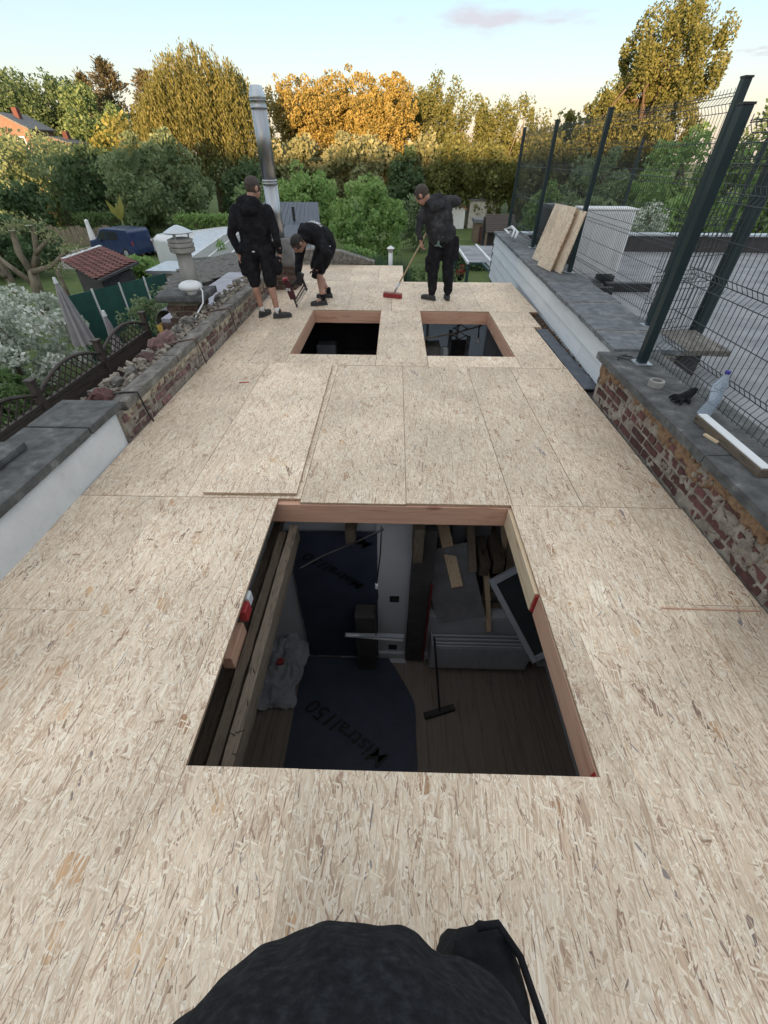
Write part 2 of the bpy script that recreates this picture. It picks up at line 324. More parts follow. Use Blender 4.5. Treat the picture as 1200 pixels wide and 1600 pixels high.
M['brick_dark']=mat('dark_brick',[(.25,(.055,.035,.035)),(.5,(.16,.09,.085)),(.7,(.24,.14,.125)),(.84,(.36,.31,.27))],16,.92,bump=.8,bscale=70,detail=8,rnd=.4)
M['brick_brown']=mat('brown_brick',[(.3,(.05,.035,.03)),(.55,(.12,.07,.055)),(.8,(.2,.14,.11))],18,.95,bump=.8,bscale=70,rnd=.3)
M['siding']=mat('grey_siding',[(.3,(.55,.58,.61)),(.6,(.66,.69,.72)),(.8,(.50,.53,.56))],2.5,.6,bump=.12,bscale=90,stretch=(1,.25,2),rnd=.05)
M['slate']=mat('slate_coping',[(.25,(.06,.065,.075)),(.5,(.13,.14,.15)),(.72,(.22,.23,.24)),(.85,(.09,.1,.08))],9,.85,bump=.6,bscale=40,detail=8,rnd=.2)
M['slate_strip']=mat('slate_strip',[(.3,(.055,.065,.085)),(.6,(.11,.125,.15)),(.8,(.2,.21,.23))],6,.6,bump=.3,bscale=40)
M['felt']=mat('roof_felt',[(.25,(.15,.155,.17)),(.45,(.24,.245,.26)),(.62,(.31,.315,.33)),(.8,(.21,.21,.22))],1.7,.9,bump=.5,bscale=120,detail=9)
M['felt_dark']=mat('dark_felt',[(.3,(.035,.033,.035)),(.7,(.075,.07,.07))],6,.85,bump=.3)
M['green_metal']=mat('green_powder_coat',[(.3,(.008,.022,.026)),(.7,(.014,.032,.036))],6,.38,bump=.05)
M['wire']=mat('green_wire',[(.3,(.018,.026,.028)),(.7,(.028,.038,.040))],6,.4,bump=0)
M['steel']=mat('stainless_steel',[(.3,(.26,.27,.29)),(.5,(.38,.39,.41)),(.7,(.48,.49,.51))],14,.36,metal=1,bump=.04,bscale=9,stretch=(1,1,.06),bdist=.004)
M['zinc']=mat('zinc_sheet',[(.3,(.42,.46,.5)),(.7,(.60,.64,.68))],6,.38,metal=.7,bump=.08)
M['pipe_grey']=mat('weathered_fibre_cement',[(.25,(.16,.15,.14)),(.5,(.30,.29,.27)),(.75,(.40,.39,.37))],5,.9,bump=.5,stretch=(1,1,.3))
M['white_plastic']=mat('white_plastic',[(.3,(.62,.64,.66)),(.7,(.74,.75,.76))],4,.4,bump=0)
M['white_paint']=mat('white_paint',[(.3,(.72,.73,.74)),(.7,(.80,.81,.82))],4,.55,bump=.05)
M['black_plastic']=mat('black_plastic',[(.3,(.012,.012,.013)),(.7,(.025,.025,.027))],10,.45,bump=.05)
M['black_fabric']=mat('black_fabric',[(.25,(.008,.008,.010)),(.5,(.015,.015,.018)),(.75,(.032,.032,.036))],14,.95,bump=.5,bscale=240,detail=8,spec=.15)
M['navy_fabric']=mat('worn_black_fabric',[(.25,(.020,.021,.025)),(.5,(.042,.043,.048)),(.66,(.080,.080,.083)),(.80,(.14,.137,.133))],9,.95,bump=.5,bscale=200,detail=8,spec=.15)
M['fleece']=mat('fleece',[(.28,(.012,.013,.017)),(.5,(.024,.026,.031)),(.72,(.050,.053,.060))],70,.97,bump=.9,bscale=420,detail=9,spec=.12,bdist=.004)
M['stubble']=mat('hair_stubble',[(.3,(.050,.036,.030)),(.7,(.090,.064,.052))],90,.8,bump=.4,bscale=300)
M['skin']=mat('skin',[(.3,(.33,.175,.125)),(.7,(.43,.24,.175))],8,.55,bump=.1,bscale=120)
M['hair']=mat('dark_hair',[(.3,(.012,.010,.009)),(.7,(.035,.028,.024))],60,.7,bump=.6,bscale=260)
M['hair_fade']=mat('cropped_hair',[(.3,(.035,.026,.022)),(.7,(.075,.058,.048))],60,.75,bump=.6,bscale=260)
M['shoe']=mat('grey_shoe',[(.3,(.018,.018,.02)),(.6,(.045,.045,.05)),(.8,(.09,.09,.095))],14,.8,bump=.3)
M['sole']=mat('shoe_sole',[(.3,(.03,.03,.03)),(.7,(.07,.07,.07))],10,.8,bump=.1)
M['sock']=mat('white_sock',[(.3,(.6,.6,.6)),(.7,(.72,.72,.72))],10,.9,bump=.2)
M['print_white']=mat('white_print',[(.3,(.6,.6,.64)),(.7,(.7,.7,.74))],10,.7,bump=0)
M['room_wall']=mat('room_wall',[(.3,(.52,.53,.56)),(.7,(.60,.61,.64))],2,.9,bump=.1)
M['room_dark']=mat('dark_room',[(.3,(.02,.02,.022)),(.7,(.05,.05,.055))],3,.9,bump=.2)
M['laminate']=wood('laminate_floor',(.19,.155,.125),(.25,.205,.165),(.13,.105,.085),'Y',scale=.7,knots=False)
M['membrane']=mat('black_membrane',[(.3,(.028,.038,.064)),(.7,(.048,.062,.098))],3,.62,bump=.35,bscale=9,bdist=.03)
M['membrane_ink']=mat('membrane_ink',[(.3,(.004,.004,.005)),(.7,(.007,.007,.008))],3,.6,bump=0)
M['radiator']=mat('radiator_enamel',[(.3,(.42,.44,.49)),(.7,(.50,.52,.57))],3,.35,bump=.02)
M['foil']=mat('foil_board',[(.3,(.35,.37,.41)),(.7,(.52,.54,.58))],6,.32,metal=.65,bump=.5,bscale=14,bdist=.01)
M['foam']=mat('foam_edge',[(.3,(.55,.52,.45)),(.7,(.65,.62,.55))],10,.9,bump=.3)
M['cloth_grey']=mat('dust_sheet',[(.3,(.30,.31,.33)),(.7,(.42,.43,.45))],5,.85,bump=.6,bscale=12,bdist=.03)
M['glass']=mat('dark_glass',[(.3,(.03,.035,.04)),(.7,(.04,.045,.05))],3,.08,bump=0)
M['broom_red']=mat('red_bristles',[(.3,(.20,.018,.025)),(.7,(.34,.04,.05))],60,.85,bump=.8,bscale=150,stretch=(1,1,.15))
M['handle']=wood('broom_handle',(.36,.28,.17),(.45,.36,.22),(.25,.18,.1),'Z',knots=False)
M['bark']=mat('bark',[(.3,(.06,.045,.035)),(.6,(.14,.11,.085)),(.8,(.22,.18,.14))],10,.95,bump=1,bscale=30,stretch=(1,1,.25),bdist=.03)
M['bark_pale']=mat('pale_bark',[(.3,(.14,.115,.085)),(.6,(.26,.22,.165)),(.8,(.36,.31,.24))],9,.95,bump=.9,bscale=30,stretch=(1,1,.35),bdist=.03)
M['fence_wood']=wood('fence_wood',(.045,.034,.030),(.075,.058,.050),(.02,.016,.014),'Y',knots=False)
M['grass']=mat('grass_ground',[(.25,(.045,.075,.018)),(.5,(.085,.13,.03)),(.75,(.12,.15,.045))],1.2,.95,bump=.8,bscale=30,detail=9,bdist=.05)
M['gravel']=mat('gravel_drive',[(.3,(.16,.145,.12)),(.6,(.28,.26,.22)),(.8,(.34,.32,.28))],4,.95,bump=.7,bscale=60,detail=9)
# ================================================================== SETTING
GZ=-3.0
def terrain(x,y):
    d=math.hypot(x,y); t=max(0,min(1,(d-58)/55)); t=t*t*(3-2*t)
    left=max(0,min(1,(-x-5)/45)); return GZ+t*(.5+4.5*left)
def build_ground():
    xs=[-600,-300,-160,-110]+[x for x in range(-90,91,6)]+[110,160,300,600]; ys=[-600,-200,-60,-25]+[y for y in range(-12,120,6)]+[140,200,320,600]
    vs=[(x,y,terrain(x,y)+(.05*nz((x,y,0),.11) if abs(x)<90 and 12<y<120 else 0)) for y in ys for x in xs]; n=len(xs)
    fs=[(j*n+i,j*n+i+1,(j+1)*n+i+1,(j+1)*n+i) for j in range(len(ys)-1) for i in range(n-1)]
    MB().add(vs,fs).build('ground',M['grass'],kind='structure',smooth=True)
build_ground()
MB().prism([(-22,26.5),(-11.5,24.5),(-7.2,17.3),(-6.2,18.0),(-9.5,26.5),(-12,32.5),(-21,34.0)],GZ-.2,GZ+.012).build('driveway',M['gravel'],kind='structure')

# unseen street row behind the photographer, added to throw the evening shade over roof and gardens
M['house_brick']=mat('house_brick',[(.3,(.20,.105,.08)),(.6,(.26,.15,.115)),(.8,(.30,.19,.15))],3,.9,bump=.3,bscale=60,rnd=.15)
M['roof_tile']=mat('roof_tile',[(.3,(.10,.045,.035)),(.7,(.17,.075,.055))],5,.85,bump=.4,stretch=(1,6,1))
def row_house(x0,x1,y0,y1,ev,ridge,label,group,windows=True):
    h=empty('terraced_house',((x0+x1)/2,(y0+y1)/2,GZ),label,'house',group)
    MB().prism([(y0,GZ),(y1,GZ),(y1,ev),((y0+y1)/2,ridge-.1),(y0,ev)],x0,x1,Matrix(((0,0,1,0),(1,0,0,0),(0,1,0,0),(0,0,0,1)))).build('wall',M['house_brick'],h)
    r=MB(); ym=(y0+y1)/2
    for s,ye in ((1,y1),(-1,y0)): r.bar(((x0+x1)/2,ym,ridge),((x0+x1)/2,ye+s*.2,ev-.1),x1-x0-.01,.09,(0,0,1))
    ro=r.build('roof',M['roof_tile'],h); MB().box(x0+.3,x0+.9,ym-.3,ym+.3,ridge-.5,ridge+.35).build('chimney',M['brick_brown'],ro)
    if windows:
        for wx in (x0+(x1-x0)*.3,x0+(x1-x0)*.72):
            w=MB().box(wx-.55,wx+.55,y1+.002,y1+.045,ev-2.2,ev-.7).build('window',M['white_paint'],h); MB().box(wx-.47,wx+.47,y1+.046,y1+.06,ev-2.12,ev-.78).build('pane',M['glass'],w)
row_house(-2.5,2.9,-9.4,-1.06,.05,2.7,'low brick house the extension belongs to, behind the photographer',None,False)
ORD=['first','second','third','fourth','fifth','sixth','seventh','eighth','ninth','tenth']
for i in range(10): row_house(-40+i*8,-40+i*8+7.99,-34,-26,5.2,[7.4,7.5,7.35,7.55,7.45,7.5,7.4,7.55,7.45,7.5][i],ORD[i]+' brick house from the left in the unseen row added for shade behind the camera','unseen houses added for shade')
# ------------------------------------------------------------------ extension under the deck
def shell():
    a=MB()                                   # outer and inner walls, one masonry shell around two rooms
    a.box(-2.52,-2.1,-1.0,8.9,GZ,-.02); a.box(2.08,2.30,-1.0,8.9,GZ,-.25); a.box(-2.1,.06,8.62,8.9,GZ,-.06); a.box(.06,2.08,8.62,8.9,-.42,-.06); a.box(1.85,2.08,8.62,8.9,GZ,-.42)  # end wall left open on the right, added to let light in
    a.box(-2.52,.16,8.9,10.42,GZ,-.05)
    a.build('extension_wall',M['room_wall'],kind='structure')
    b=MB(); b.box(-2.1,-.12,2.66,2.9,-2.6,-.03); b.box(-.12,.34,2.62,2.9,-2.6,-.03); b.box(.34,1.86,2.62,2.9,-2.6,-1.86)
    b.box(.34,1.86,2.62,2.9,-.32,-.03); b.box(1.84,2.08,-1.0,2.9,-2.6,-.2)
    b.build('room_wall',M['room_wall'],kind='structure')
    MB().box(.34,1.86,2.58,2.9,-1.86,-1.80).box(.34,1.86,3.25,3.35,-1.8,-.1).box(-2.1,2.08,4.6,4.75,-2.6,-.02).build('room_sill',M['room_wall'],kind='structure')
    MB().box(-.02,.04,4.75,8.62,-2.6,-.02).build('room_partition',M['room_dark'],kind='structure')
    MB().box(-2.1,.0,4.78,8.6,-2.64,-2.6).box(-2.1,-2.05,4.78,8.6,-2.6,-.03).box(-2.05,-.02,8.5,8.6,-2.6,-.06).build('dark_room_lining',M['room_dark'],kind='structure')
    MB().box(-2.1,2.08,-1.0,8.62,-2.7,-2.645).build('room_floor',M['room_wall'],kind='structure')
shell()
fl=empty('laminate_floor',(0,0,-2.645),kind='structure')
base=MB().box(-.092,.092,-.6,.6,0,.01); me=None
for i in range(21):
    for j in range(4):
        x=-1.95+i*.188; y=-.9+j*1.21-(i%3)*.4
        if y+.6>2.6: y0=2.6-.6
        else: y0=y
        if y0-.6<-1.0: y0=-.4
        if me is None:
            p=base.build('plank',M['laminate'],fl,local=True); me=p.data; p.location=(x,y0,0)
        elif not (j==3 and y0==2.0 and (-.9+2*1.21-(i%3)*.4)+.6>2.0+.59):
            p=link_mesh('plank',me,None,fl); p.location=(x,y0,.0006*(j+1))
MB().box(1.80,1.836,-.9,2.6,-2.63,-2.53).box(-.1,1.80,2.585,2.617,-2.63,-2.53).build('skirting_board',M['room_wall'],kind='structure')
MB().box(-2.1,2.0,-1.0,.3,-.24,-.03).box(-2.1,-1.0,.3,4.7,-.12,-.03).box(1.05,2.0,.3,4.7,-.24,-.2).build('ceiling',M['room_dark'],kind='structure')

# ------------------------------------------------------------------ the deck: OSB boards, each an object
deck=empty('roof_deck',(0,0,0),kind='structure')
boards=[ # x0,x1,y0,y1
 (-2.16,-1.56,-1.0,1.28),(-2.16,-1.56,1.28,2.235),(-1.56,-.865,-1.0,2.235),(-.335,.335,-1.0,.575),
 (.955,1.60,-1.0,2.205),(1.60,1.97,-1.0,1.40),(1.60,1.97,1.40,2.205),
 (-2.15,-1.42,2.235,4.68),(-1.42,-.62,2.235,4.68),(-.62,.108,2.20,4.66),(.108,.83,2.205,4.66),(.83,1.31,2.205,4.655),(1.31,1.955,2.205,4.65),
 (-2.14,-1.66,4.68,6.9),(-1.66,-1.24,4.68,6.9),(-1.24,-.20,4.665,5.0),(-.20,.40,4.665,6.9),(.40,1.45,4.66,5.0),(1.45,1.95,4.655,6.15),(1.45,2.06,6.15,6.9),
 (-2.12,-1.45,6.9,8.86),(-1.45,-.74,6.9,8.86),(-.74,-.04,6.9,8.86),(-.04,.64,6.9,8.86),(.64,1.36,6.9,8.86),(1.36,2.2,6.9,8.86),
 (-2.1,-.88,8.86,10.4),(-.88,-.32,8.86,10.4),(-.32,.17,8.86,10.4)]
G=.0014
for pts,c in (([(-.865,-1.0),(-.335,-1.0),(-.335,.575),(-.775,.575),(-.775,2.235),(-.865,2.235)],(-.6,0)),([(.335,-1.0),(.955,-1.0),(.955,2.205),(.82,2.205),(.82,.575),(.335,.575)],(.65,0))):
    cx=sum(p[0] for p in pts)/6; o=MB().prism([(x-c[0]+(G if x<c[0]-.2 and abs(x)>.7 else -G if abs(x)>.9 else 0),y-c[1]) for x,y in pts],-.018,0).build('board',M['osb'],deck,local=True); o.location=(c[0],c[1],.0005); o.data.materials.append(M['osb_edge'])
    for p in o.data.polygons: p.material_index=0 if p.normal.z>.5 else 1
for i,(x0,x1,y0,y1) in enumerate(boards):
    t=random.uniform(-.0016,.0016); th=.018; cx,cy=(x0+x1)/2,(y0+y1)/2; g_=.0004 if y0<0 or y0==.575 else G; hx,hy=(x1-x0)/2-g_*random.uniform(.6,1.6),(y1-y0)/2-g_*random.uniform(.6,1.6)
    b=MB().box(-hx,hx,-hy,hy,-th,0); o=b.build('board',M['osb'],deck,bevel=.0012 if y0>=0 else .0005); o.data.materials.append(M['osb_edge'])
    for p in o.data.polygons: p.material_index=0 if p.normal.z>.5 else 1
    o.location=(cx,cy,t); o.rotation_euler=(random.uniform(-.0006,.0006),random.uniform(-.0008,.0008),random.uniform(-.0007,.0007))
    if y0>8.8: o['label']='pale board at the far end of the deck' if i>30 else 'yellowish board at the far end'
# one board laid loose on top of the others
lb=MB().box(-.325,.325,-1.19,1.19,0,.018).build('loose_board',M['osb'],None,(-.99,3.45,.009),bevel=.0015,local=True); lb.data.materials.append(M['osb_edge'])
for p in lb.data.polygons: p.material_index=0 if p.normal.z>.5 else 1
lb.rotation_euler=(0.0,0,.012); tag(lb,'loose strand board lying on top of the deck left of centre','board')

def frame_beams(root,x0,x1,y0,y1,d,matx,maty,split=False):
    t=.055
    MB().box(x0-.3,x1+.3,y1-.004,y1+t,-d,-.0195).build('beam',matx,root,bevel=.003)
    MB().box(x0-.3,x1+.3,y0-t,y0+.004,-d,-.0195).build('beam',matx,root,bevel=.003)
    MB().box(x1-.004,x1+t,y0+.008,y1-.008,-d,-.0195).build('beam',maty,root,bevel=.003)
    MB().box(x0-t,x0+.004,y0+.008,y1-.008,-d,-.0195).build('beam',maty,root,bevel=.003)
e=empty('opening_frame',(0,1.4,0),'reddish timber frame around the big square opening in the foreground','roof opening')
MB().box(-1.3,1.4,2.196,2.255,-.18,-.0205).build('beam',M['beam'],e,bevel=.003)
MB().box(-1.3,1.4,.50,.574,-.18,-.0205).build('beam',M['beam'],e,bevel=.003)
MB().box(.818,.875,.58,1.45,-.18,-.0205).build('beam',M['beam_y'],e,bevel=.003)
MB().box(.800,.857,1.47,2.19,-.17,-.0205).build('beam',M['pine'],e,bevel=.003)
MB().box(.805,.855,1.455,1.466,-.165,-.03).build('painted_end',M['red_paint'],e)
MB().box(.813,.8172,.578,.60,-.09,-.022).build('painted_end',M['red_paint'],e)
MB().box(-1.05,-.99,.58,2.19,-.17,-.0205).build('beam',M['beam_y'],e,bevel=.003)
e=empty('opening_frame',(-.72,6,0),'reddish timber frame around the far left opening near the bending man','roof opening')
frame_beams(e,-1.24,-.20,5.0,6.9,.19,M['beam'],M['beam_y'])
e=empty('opening_frame',(.92,6,0),'reddish timber frame around the far right opening near the sweeping man','roof opening')
frame_beams(e,.40,1.45,5.0,6.9,.19,M['beam'],M['beam_y'])

# ------------------------------------------------------------------ masonry walls
def brick_mesh(l,w,h,name):
    b=MB(); b.rough(-l/2,l/2,-w/2,w/2,-h/2,h/2,step=max(l/3,.05),amp=.007,scale=14,seed=random.uniform(0,99))
    me=bpy.data.meshes.new(name); me.from_pydata(b.v,[],b.f); me.update(); return me
def brick_face(root,x,y0,y1,z0,z1,bm,side,L=.205,H=.058,J=.014,depth=.10,skip=.0,jit=.006):
    """courses of single bricks along Y on the face at x; side = direction the face looks (+1/-1)"""
    full=[brick_mesh(depth,L,H,'brick') for _ in range(5)]; half=[brick_mesh(depth,L/2-J/2,H,'brick') for _ in range(4)]
    for mlist in (full,half):
        for me in mlist: me.materials.append(bm)
    ro=wloc(root); r=0; z=z0+H/2
    while z+H/2<=z1+.001:
        y=y0+(0 if r%2==0 else -L*.5+.02); header=(r%3==2)
        while y<y1:
            l=(L/2-J/2) if header or random.random()<.12 else L
            if y>=y0-.03 and y+l<=y1+.05 and random.random()>=skip:
                o=link_mesh('brick',random.choice(half if l<L else full),None,root)
                o.location=(x-side*depth/2+side*random.uniform(-jit,jit)-ro.x,y+l/2-ro.y,z+random.uniform(-.003,.003)-ro.z)
                o.rotation_euler=(random.uniform(-.015,.015),0 if random.random()<.5 else math.pi,random.uniform(-.02,.02))
            y+=l+J
        z+=H+J; r+=1
def patch(name,x,side,y0,y1,z0,z1,thick,keep,matl,root,cell=.012,seed=0):
    """remains of plaster: a ragged sheet standing proud of the bricks"""
    ny=int((y1-y0)/cell); nzc=int((z1-z0)/cell); vs={}; m=MB()
    def field(y,z): return nz((y,z*1.6,0),3.3,seed)*.7+nz((y,z,0),11,seed)*.6+nz((y,z,0),30,seed)*.45-keep(y,(z-z0)/(z1-z0))
    def vid(j,k):
        if (j,k) not in vs:
            y=y0+j*cell; z=z0+k*cell; e=max(-.3,min(1,field(y,z)*3.0))
            d=-.005+(thick+.006)*e+thick*.5*nz((y,z,0),35,seed); jy=.004*nz((y,z,1),60,seed); jz=.004*nz((y,z,2),60,seed)
            vs[(j,k)]=len(m.v); m.v.append((x+side*d,y+jy,z+jz))
        return vs[(j,k)]
    for j in range(ny):
        for k in range(nzc):
            if field(y0+(j+.5)*cell,z0+(k+.5)*cell)>-.06: m.f.append((vid(j,k),vid(j+1,k),vid(j+1,k+1),vid(j,k+1)) if side>0 else (vid(j,k),vid(j,k+1),vid(j+1,k+1),vid(j+1,k)))
    o=m.build(name,matl,root,smooth=True,kind='stuff'); s=o.modifiers.new('solid','SOLIDIFY'); s.thickness=.014; s.offset=-1
    return o
# right brick wall with its concrete coping
rw=empty('brick_wall',(2.1,1.6,0),'low red brick wall with ochre plaster remains and dark concrete coping, right','wall')
MB().rough(1.986,2.44,-.98,3.96,-.3,.352,step=.045,amp=.006,scale=16,seed=3).build('mortar_core',M['mortar'],rw,smooth=True)
brick_face(rw,1.978,-.95,3.93,.0,.345,M['brick'],-1,skip=.03)
patch('plaster',1.976,-1,-.9,3.95,.10,.352,.008,lambda y,t: .80-1.15*t,M['plaster_ochre'],rw,seed=4)
patch('mortar_smear',1.976,-1,-.9,3.95,.0,.30,.007,lambda y,t: .42+.12*math.sin(y*2.1),M['mortar'],rw,seed=9)
for y0,y1 in ((-.98,.62),(.625,2.22),(2.225,4.02)):
    MB().rough(1.925,2.50,y0,y1,.353,.415,step=.03,amp=.0022,scale=30,seed=y0*3+2).build('coping_slab',M['concrete'],rw)
# left parapet: white rendered part with concrete coping
lw=empty('rendered_parapet',(-2.35,1,0),'white rendered parapet with dark weathered concrete coping on the left','wall')
MB().rough(-2.52,-2.155,-.98,2.93,-.2,.285,step=.08,amp=.006,scale=3,seed=5).build('rendered_wall',M['render'],lw,smooth=True)
for y0,y1 in ((-.98,.9),(.905,2.55),(2.57,2.99)):
    MB().rough(-2.58,-2.125,y0,y1,.286,.345,step=.03,amp=.0022,scale=30,seed=y0+7).build('coping_slab',M['concrete'],lw)
MB().rough(-2.62,-2.36,1.55,2.28,.349,.395,step=.03,amp=.004,scale=30,seed=8).build('loose_slab',M['concrete'],lw)
# left parapet: bare brick part
bw=empty('brick_parapet',(-2.35,5.5,0),'crumbling brick parapet topped by rubble between white parapet and steel flue','wall')
MB().rough(-2.52,-2.157,2.95,8.45,-.2,.235,step=.05,amp=.006,scale=16,seed=13).build('mortar_core',M['mortar'],bw,smooth=True)
brick_face(bw,-2.148,2.97,8.4,.004,.225,M['brick_dark'],1,L=.19,H=.058,J=.016,skip=.05,jit=.008)
patch('plaster',-2.150,1,3.0,8.4,.12,.236,.009,lambda y,t: .50-.95*t,M['plaster_pale'],bw,seed=21)
patch('mortar_smear',-2.150,1,2.96,8.4,.0,.2,.008,lambda y,t: .38,M['mortar'],bw,seed=27)
y=3.05
while y<8.3:
    l=random.uniform(.8,1.3); 
    MB().rough(-2.27,-2.128,y,min(8.42,y+l-.015),.237,.305,step=.03,amp=.0035,scale=22,seed=y).build('ledge_stone',M['concrete_light'],bw); y+=l
# rubble lying on the parapet
rub=MB()
for k in range(430):
    yy=random.uniform(3.0,8.2); xx=random.uniform(-2.53,-2.29); s=random.uniform(.012,.035)
    rub.cbox((xx,yy,.243+random.uniform(0,.045)+s*.3),(s*random.uniform(1,2.2),s*random.uniform(1,2),s),(random.uniform(-.6,.6),random.uniform(-.6,.6),random.uniform(0,6)),jit=s*.28)
tag(rub.build('rubble',M['mortar'],None,(-2.43,5.5,.24)),'loose mortar rubble strewn along the top of the brick parapet','rubble',kind='stuff')
n=0
RUBL=['large pale stone at the near end of the rubble row','grey broken stone second from the near end of the rubble','flat mortar lump third in the rubble row','brownish broken brick in the middle of the rubble','dark broken brick beside the yellow tub','red brick lump between yellow tub and chimney stack','small grey stone just before the chimney stack','mortar lump beside the white dome cable','broken stone beyond the chimney stack','last stone of the rubble before the flue']
for k,yy in enumerate([3.25,3.5,3.72,4.05,4.4,4.62,4.9,5.2,6.3,7.2]):
    s=random.uniform(.07,.11); b=MB(); b.rough(-s,s,-s*.8,s*.8,-s*.5,s*.5,step=s*.6,amp=s*.35,scale=9,seed=yy*5,M=Matrix.Translation((-2.44+random.uniform(-.03,.03),yy,.25+s*.45))@Matrix.Rotation(yy*3,4,'Z')@Matrix.Rotation(.4,4,'X'))
    tag(b.build('rubble_stone',M['brick_dark'] if k in(3,4,5) else M['concrete_light'],None,(-2.44,yy,.25)),RUBL[k],'stone','stones on the brick parapet')
# red brick debris at the near end of the brick parapet
b=MB()
for k in range(16):
    s=random.uniform(.02,.045); b.cbox((-2.33+random.uniform(-.09,.09),3.06+random.uniform(-.02,.09),.295+random.uniform(0,.04)),(s*2,s*1.6,s),(random.uniform(-.5,.5),random.uniform(-.5,.5),random.uniform(0,6)),jit=s*.3)
tag(b.build('brick_shards',M['brick'],None,(-2.33,3.05,.26)),'heap of orange-red brick shards at the end of the white parapet','rubble',kind='stuff')
tag(MB().tube([(-2.50,3.0,.29),(-2.40,3.1,.33),(-2.28,3.13,.325),(-2.22,3.2,.315),(-2.11,3.22,.31),(-2.105,3.23,.2),(-2.115,3.26,.1),(-2.12,3.3,.0)],.008,6).build('cable',M['black_plastic'],None,(-2.2,3.2,.3),smooth=True),'black cable hanging down the near end of the brick parapet','cable')
for yy,lab in ((4.55,'dark cable draped over the middle of the brick parapet'),(5.72,'dark cable draped over the parapet beside the chimney stack')):
    tag(MB().tube([(-2.42,yy-.2,.29),(-2.25,yy-.12,.318),(-2.12,yy,.313),(-2.106,yy+.01,.22),(-2.112,yy+.05,.12),(-2.115,yy+.09,.01)],.007,6).build('cable',M['brick_brown'],None,(-2.2,yy,.3),smooth=True),lab,'cable','cables over the parapet')

# ------------------------------------------------------------------ right: siding wall with slate coping
sw=empty('clad_wall',(2.14,4.2,0),'upstand clad in pale grey horizontal boards with slate coping, right','wall')
MB().box(2.178,2.70,4.1,12.3,-3,.37).build('core',M['felt_dark'],sw)
MB().box(2.30,2.68,4.03,4.095,-.4,.37).build('end_block',M['concrete_light'],sw)
zr=[-.56,-.375,-.19,-.005,.18,.37]
for r in range(5):
    cuts=[4.05]+[[6.9],[5.4,9.4],[7.6],[5.0,8.7],[6.6,10.1]][r]+[12.33]
    for a,b in zip(cuts[:-1],cuts[1:]):
        m=MB().box(2.142,2.172,a+.002,b-.002,zr[r]+.001,zr[r+1]-.015)
        for q in range(8):
            v=m.v[q]; m.v[q]=(v[0]+(.016 if v[2]>zr[r]+.1 else -.010),v[1],v[2])
        m.build('siding_board',M['siding'],sw,bevel=.002)
MB().box(2.13,2.70,12.331,12.36,-.6,.365).build('corner_strip',M['slate'],sw)
y=4.06; k=0
while y<12.3:
    y2=min(12.4,y+.56)
    MB().rough(2.10,2.76+.02*(k%2),y+.012,y2-.008,.373+.004*(k%3),.425+.003*(k%2),step=.05,amp=.005,scale=22,seed=k).build('coping_slate',M['slate'],sw)
    MB().rough(2.115,2.74,y2-.014,y2+.018,.376,.4235,step=.03,amp=.004,scale=40,seed=k).build('mortar_joint',M['mortar'],sw); y=y2; k+=1
sw.rotation_euler=(0,0,-.0385)
tag(MB().rough(1.972,2.135,4.15,6.12,-.03,-.008,step=.1,amp=.005,scale=4,seed=2).build('slate_flashing',M['slate_strip'],None,(2.05,5.1,-.02),smooth=False),'dark slate strip lying between the deck and the clad wall','flashing')
lv=MB()
for k in range(260):
    s=random.uniform(.008,.02); lv.cbox((random.uniform(2.12,2.2),random.uniform(4.1,6.9),-.05+random.uniform(0,.03)),(s*1.5,s,.003),(random.uniform(-1,1),random.uniform(-1,1),random.uniform(0,6)))
MB().box(1.99,2.25,4.02,8.9,-.24,-.055).build('gutter_bed',M['felt_dark'],kind='structure')
tag(lv.build('dry_leaves',mat('dry_leaf',[(.3,(.10,.05,.025)),(.7,(.22,.12,.06))],20,.9,bump=0),None,(2.3,5.5,-.05)),'dry brown leaves in the gap beside the clad wall','leaves',kind='stuff')
MB().box(1.99,2.205,6.95,8.86,-.02-.1,-.019).box(1.99,2.07,6.13,6.95,-.12,-.02).build('deck_edge',M['beam_y'],kind='structure')

# ------------------------------------------------------------------ neighbour's flat roof on the right
RZ=-.02
nr=empty('neighbour_roof',(8,5,RZ),kind='structure')
yy=-6.0; k=0
while yy<12.6:
    y2=min(12.7,yy+.98); MB().box(2.45 if yy<3.0 else 2.68,22,yy,y2+.03,RZ-.04,RZ+.003*(k%2)).build('felt_sheet',M['felt'],nr); yy=y2; k+=1
MB().box(3.02,22,12.6,12.9,RZ-.1,.32).build('upstand',M['felt_dark'],nr); MB().box(3.0,22,12.56,12.94,.321,.36).build('edge_trim',M['zinc'],nr)
MB().box(2.9,22,-6,12.88,GZ,RZ-.05).build('building_wall',M['house_brick'],nr)
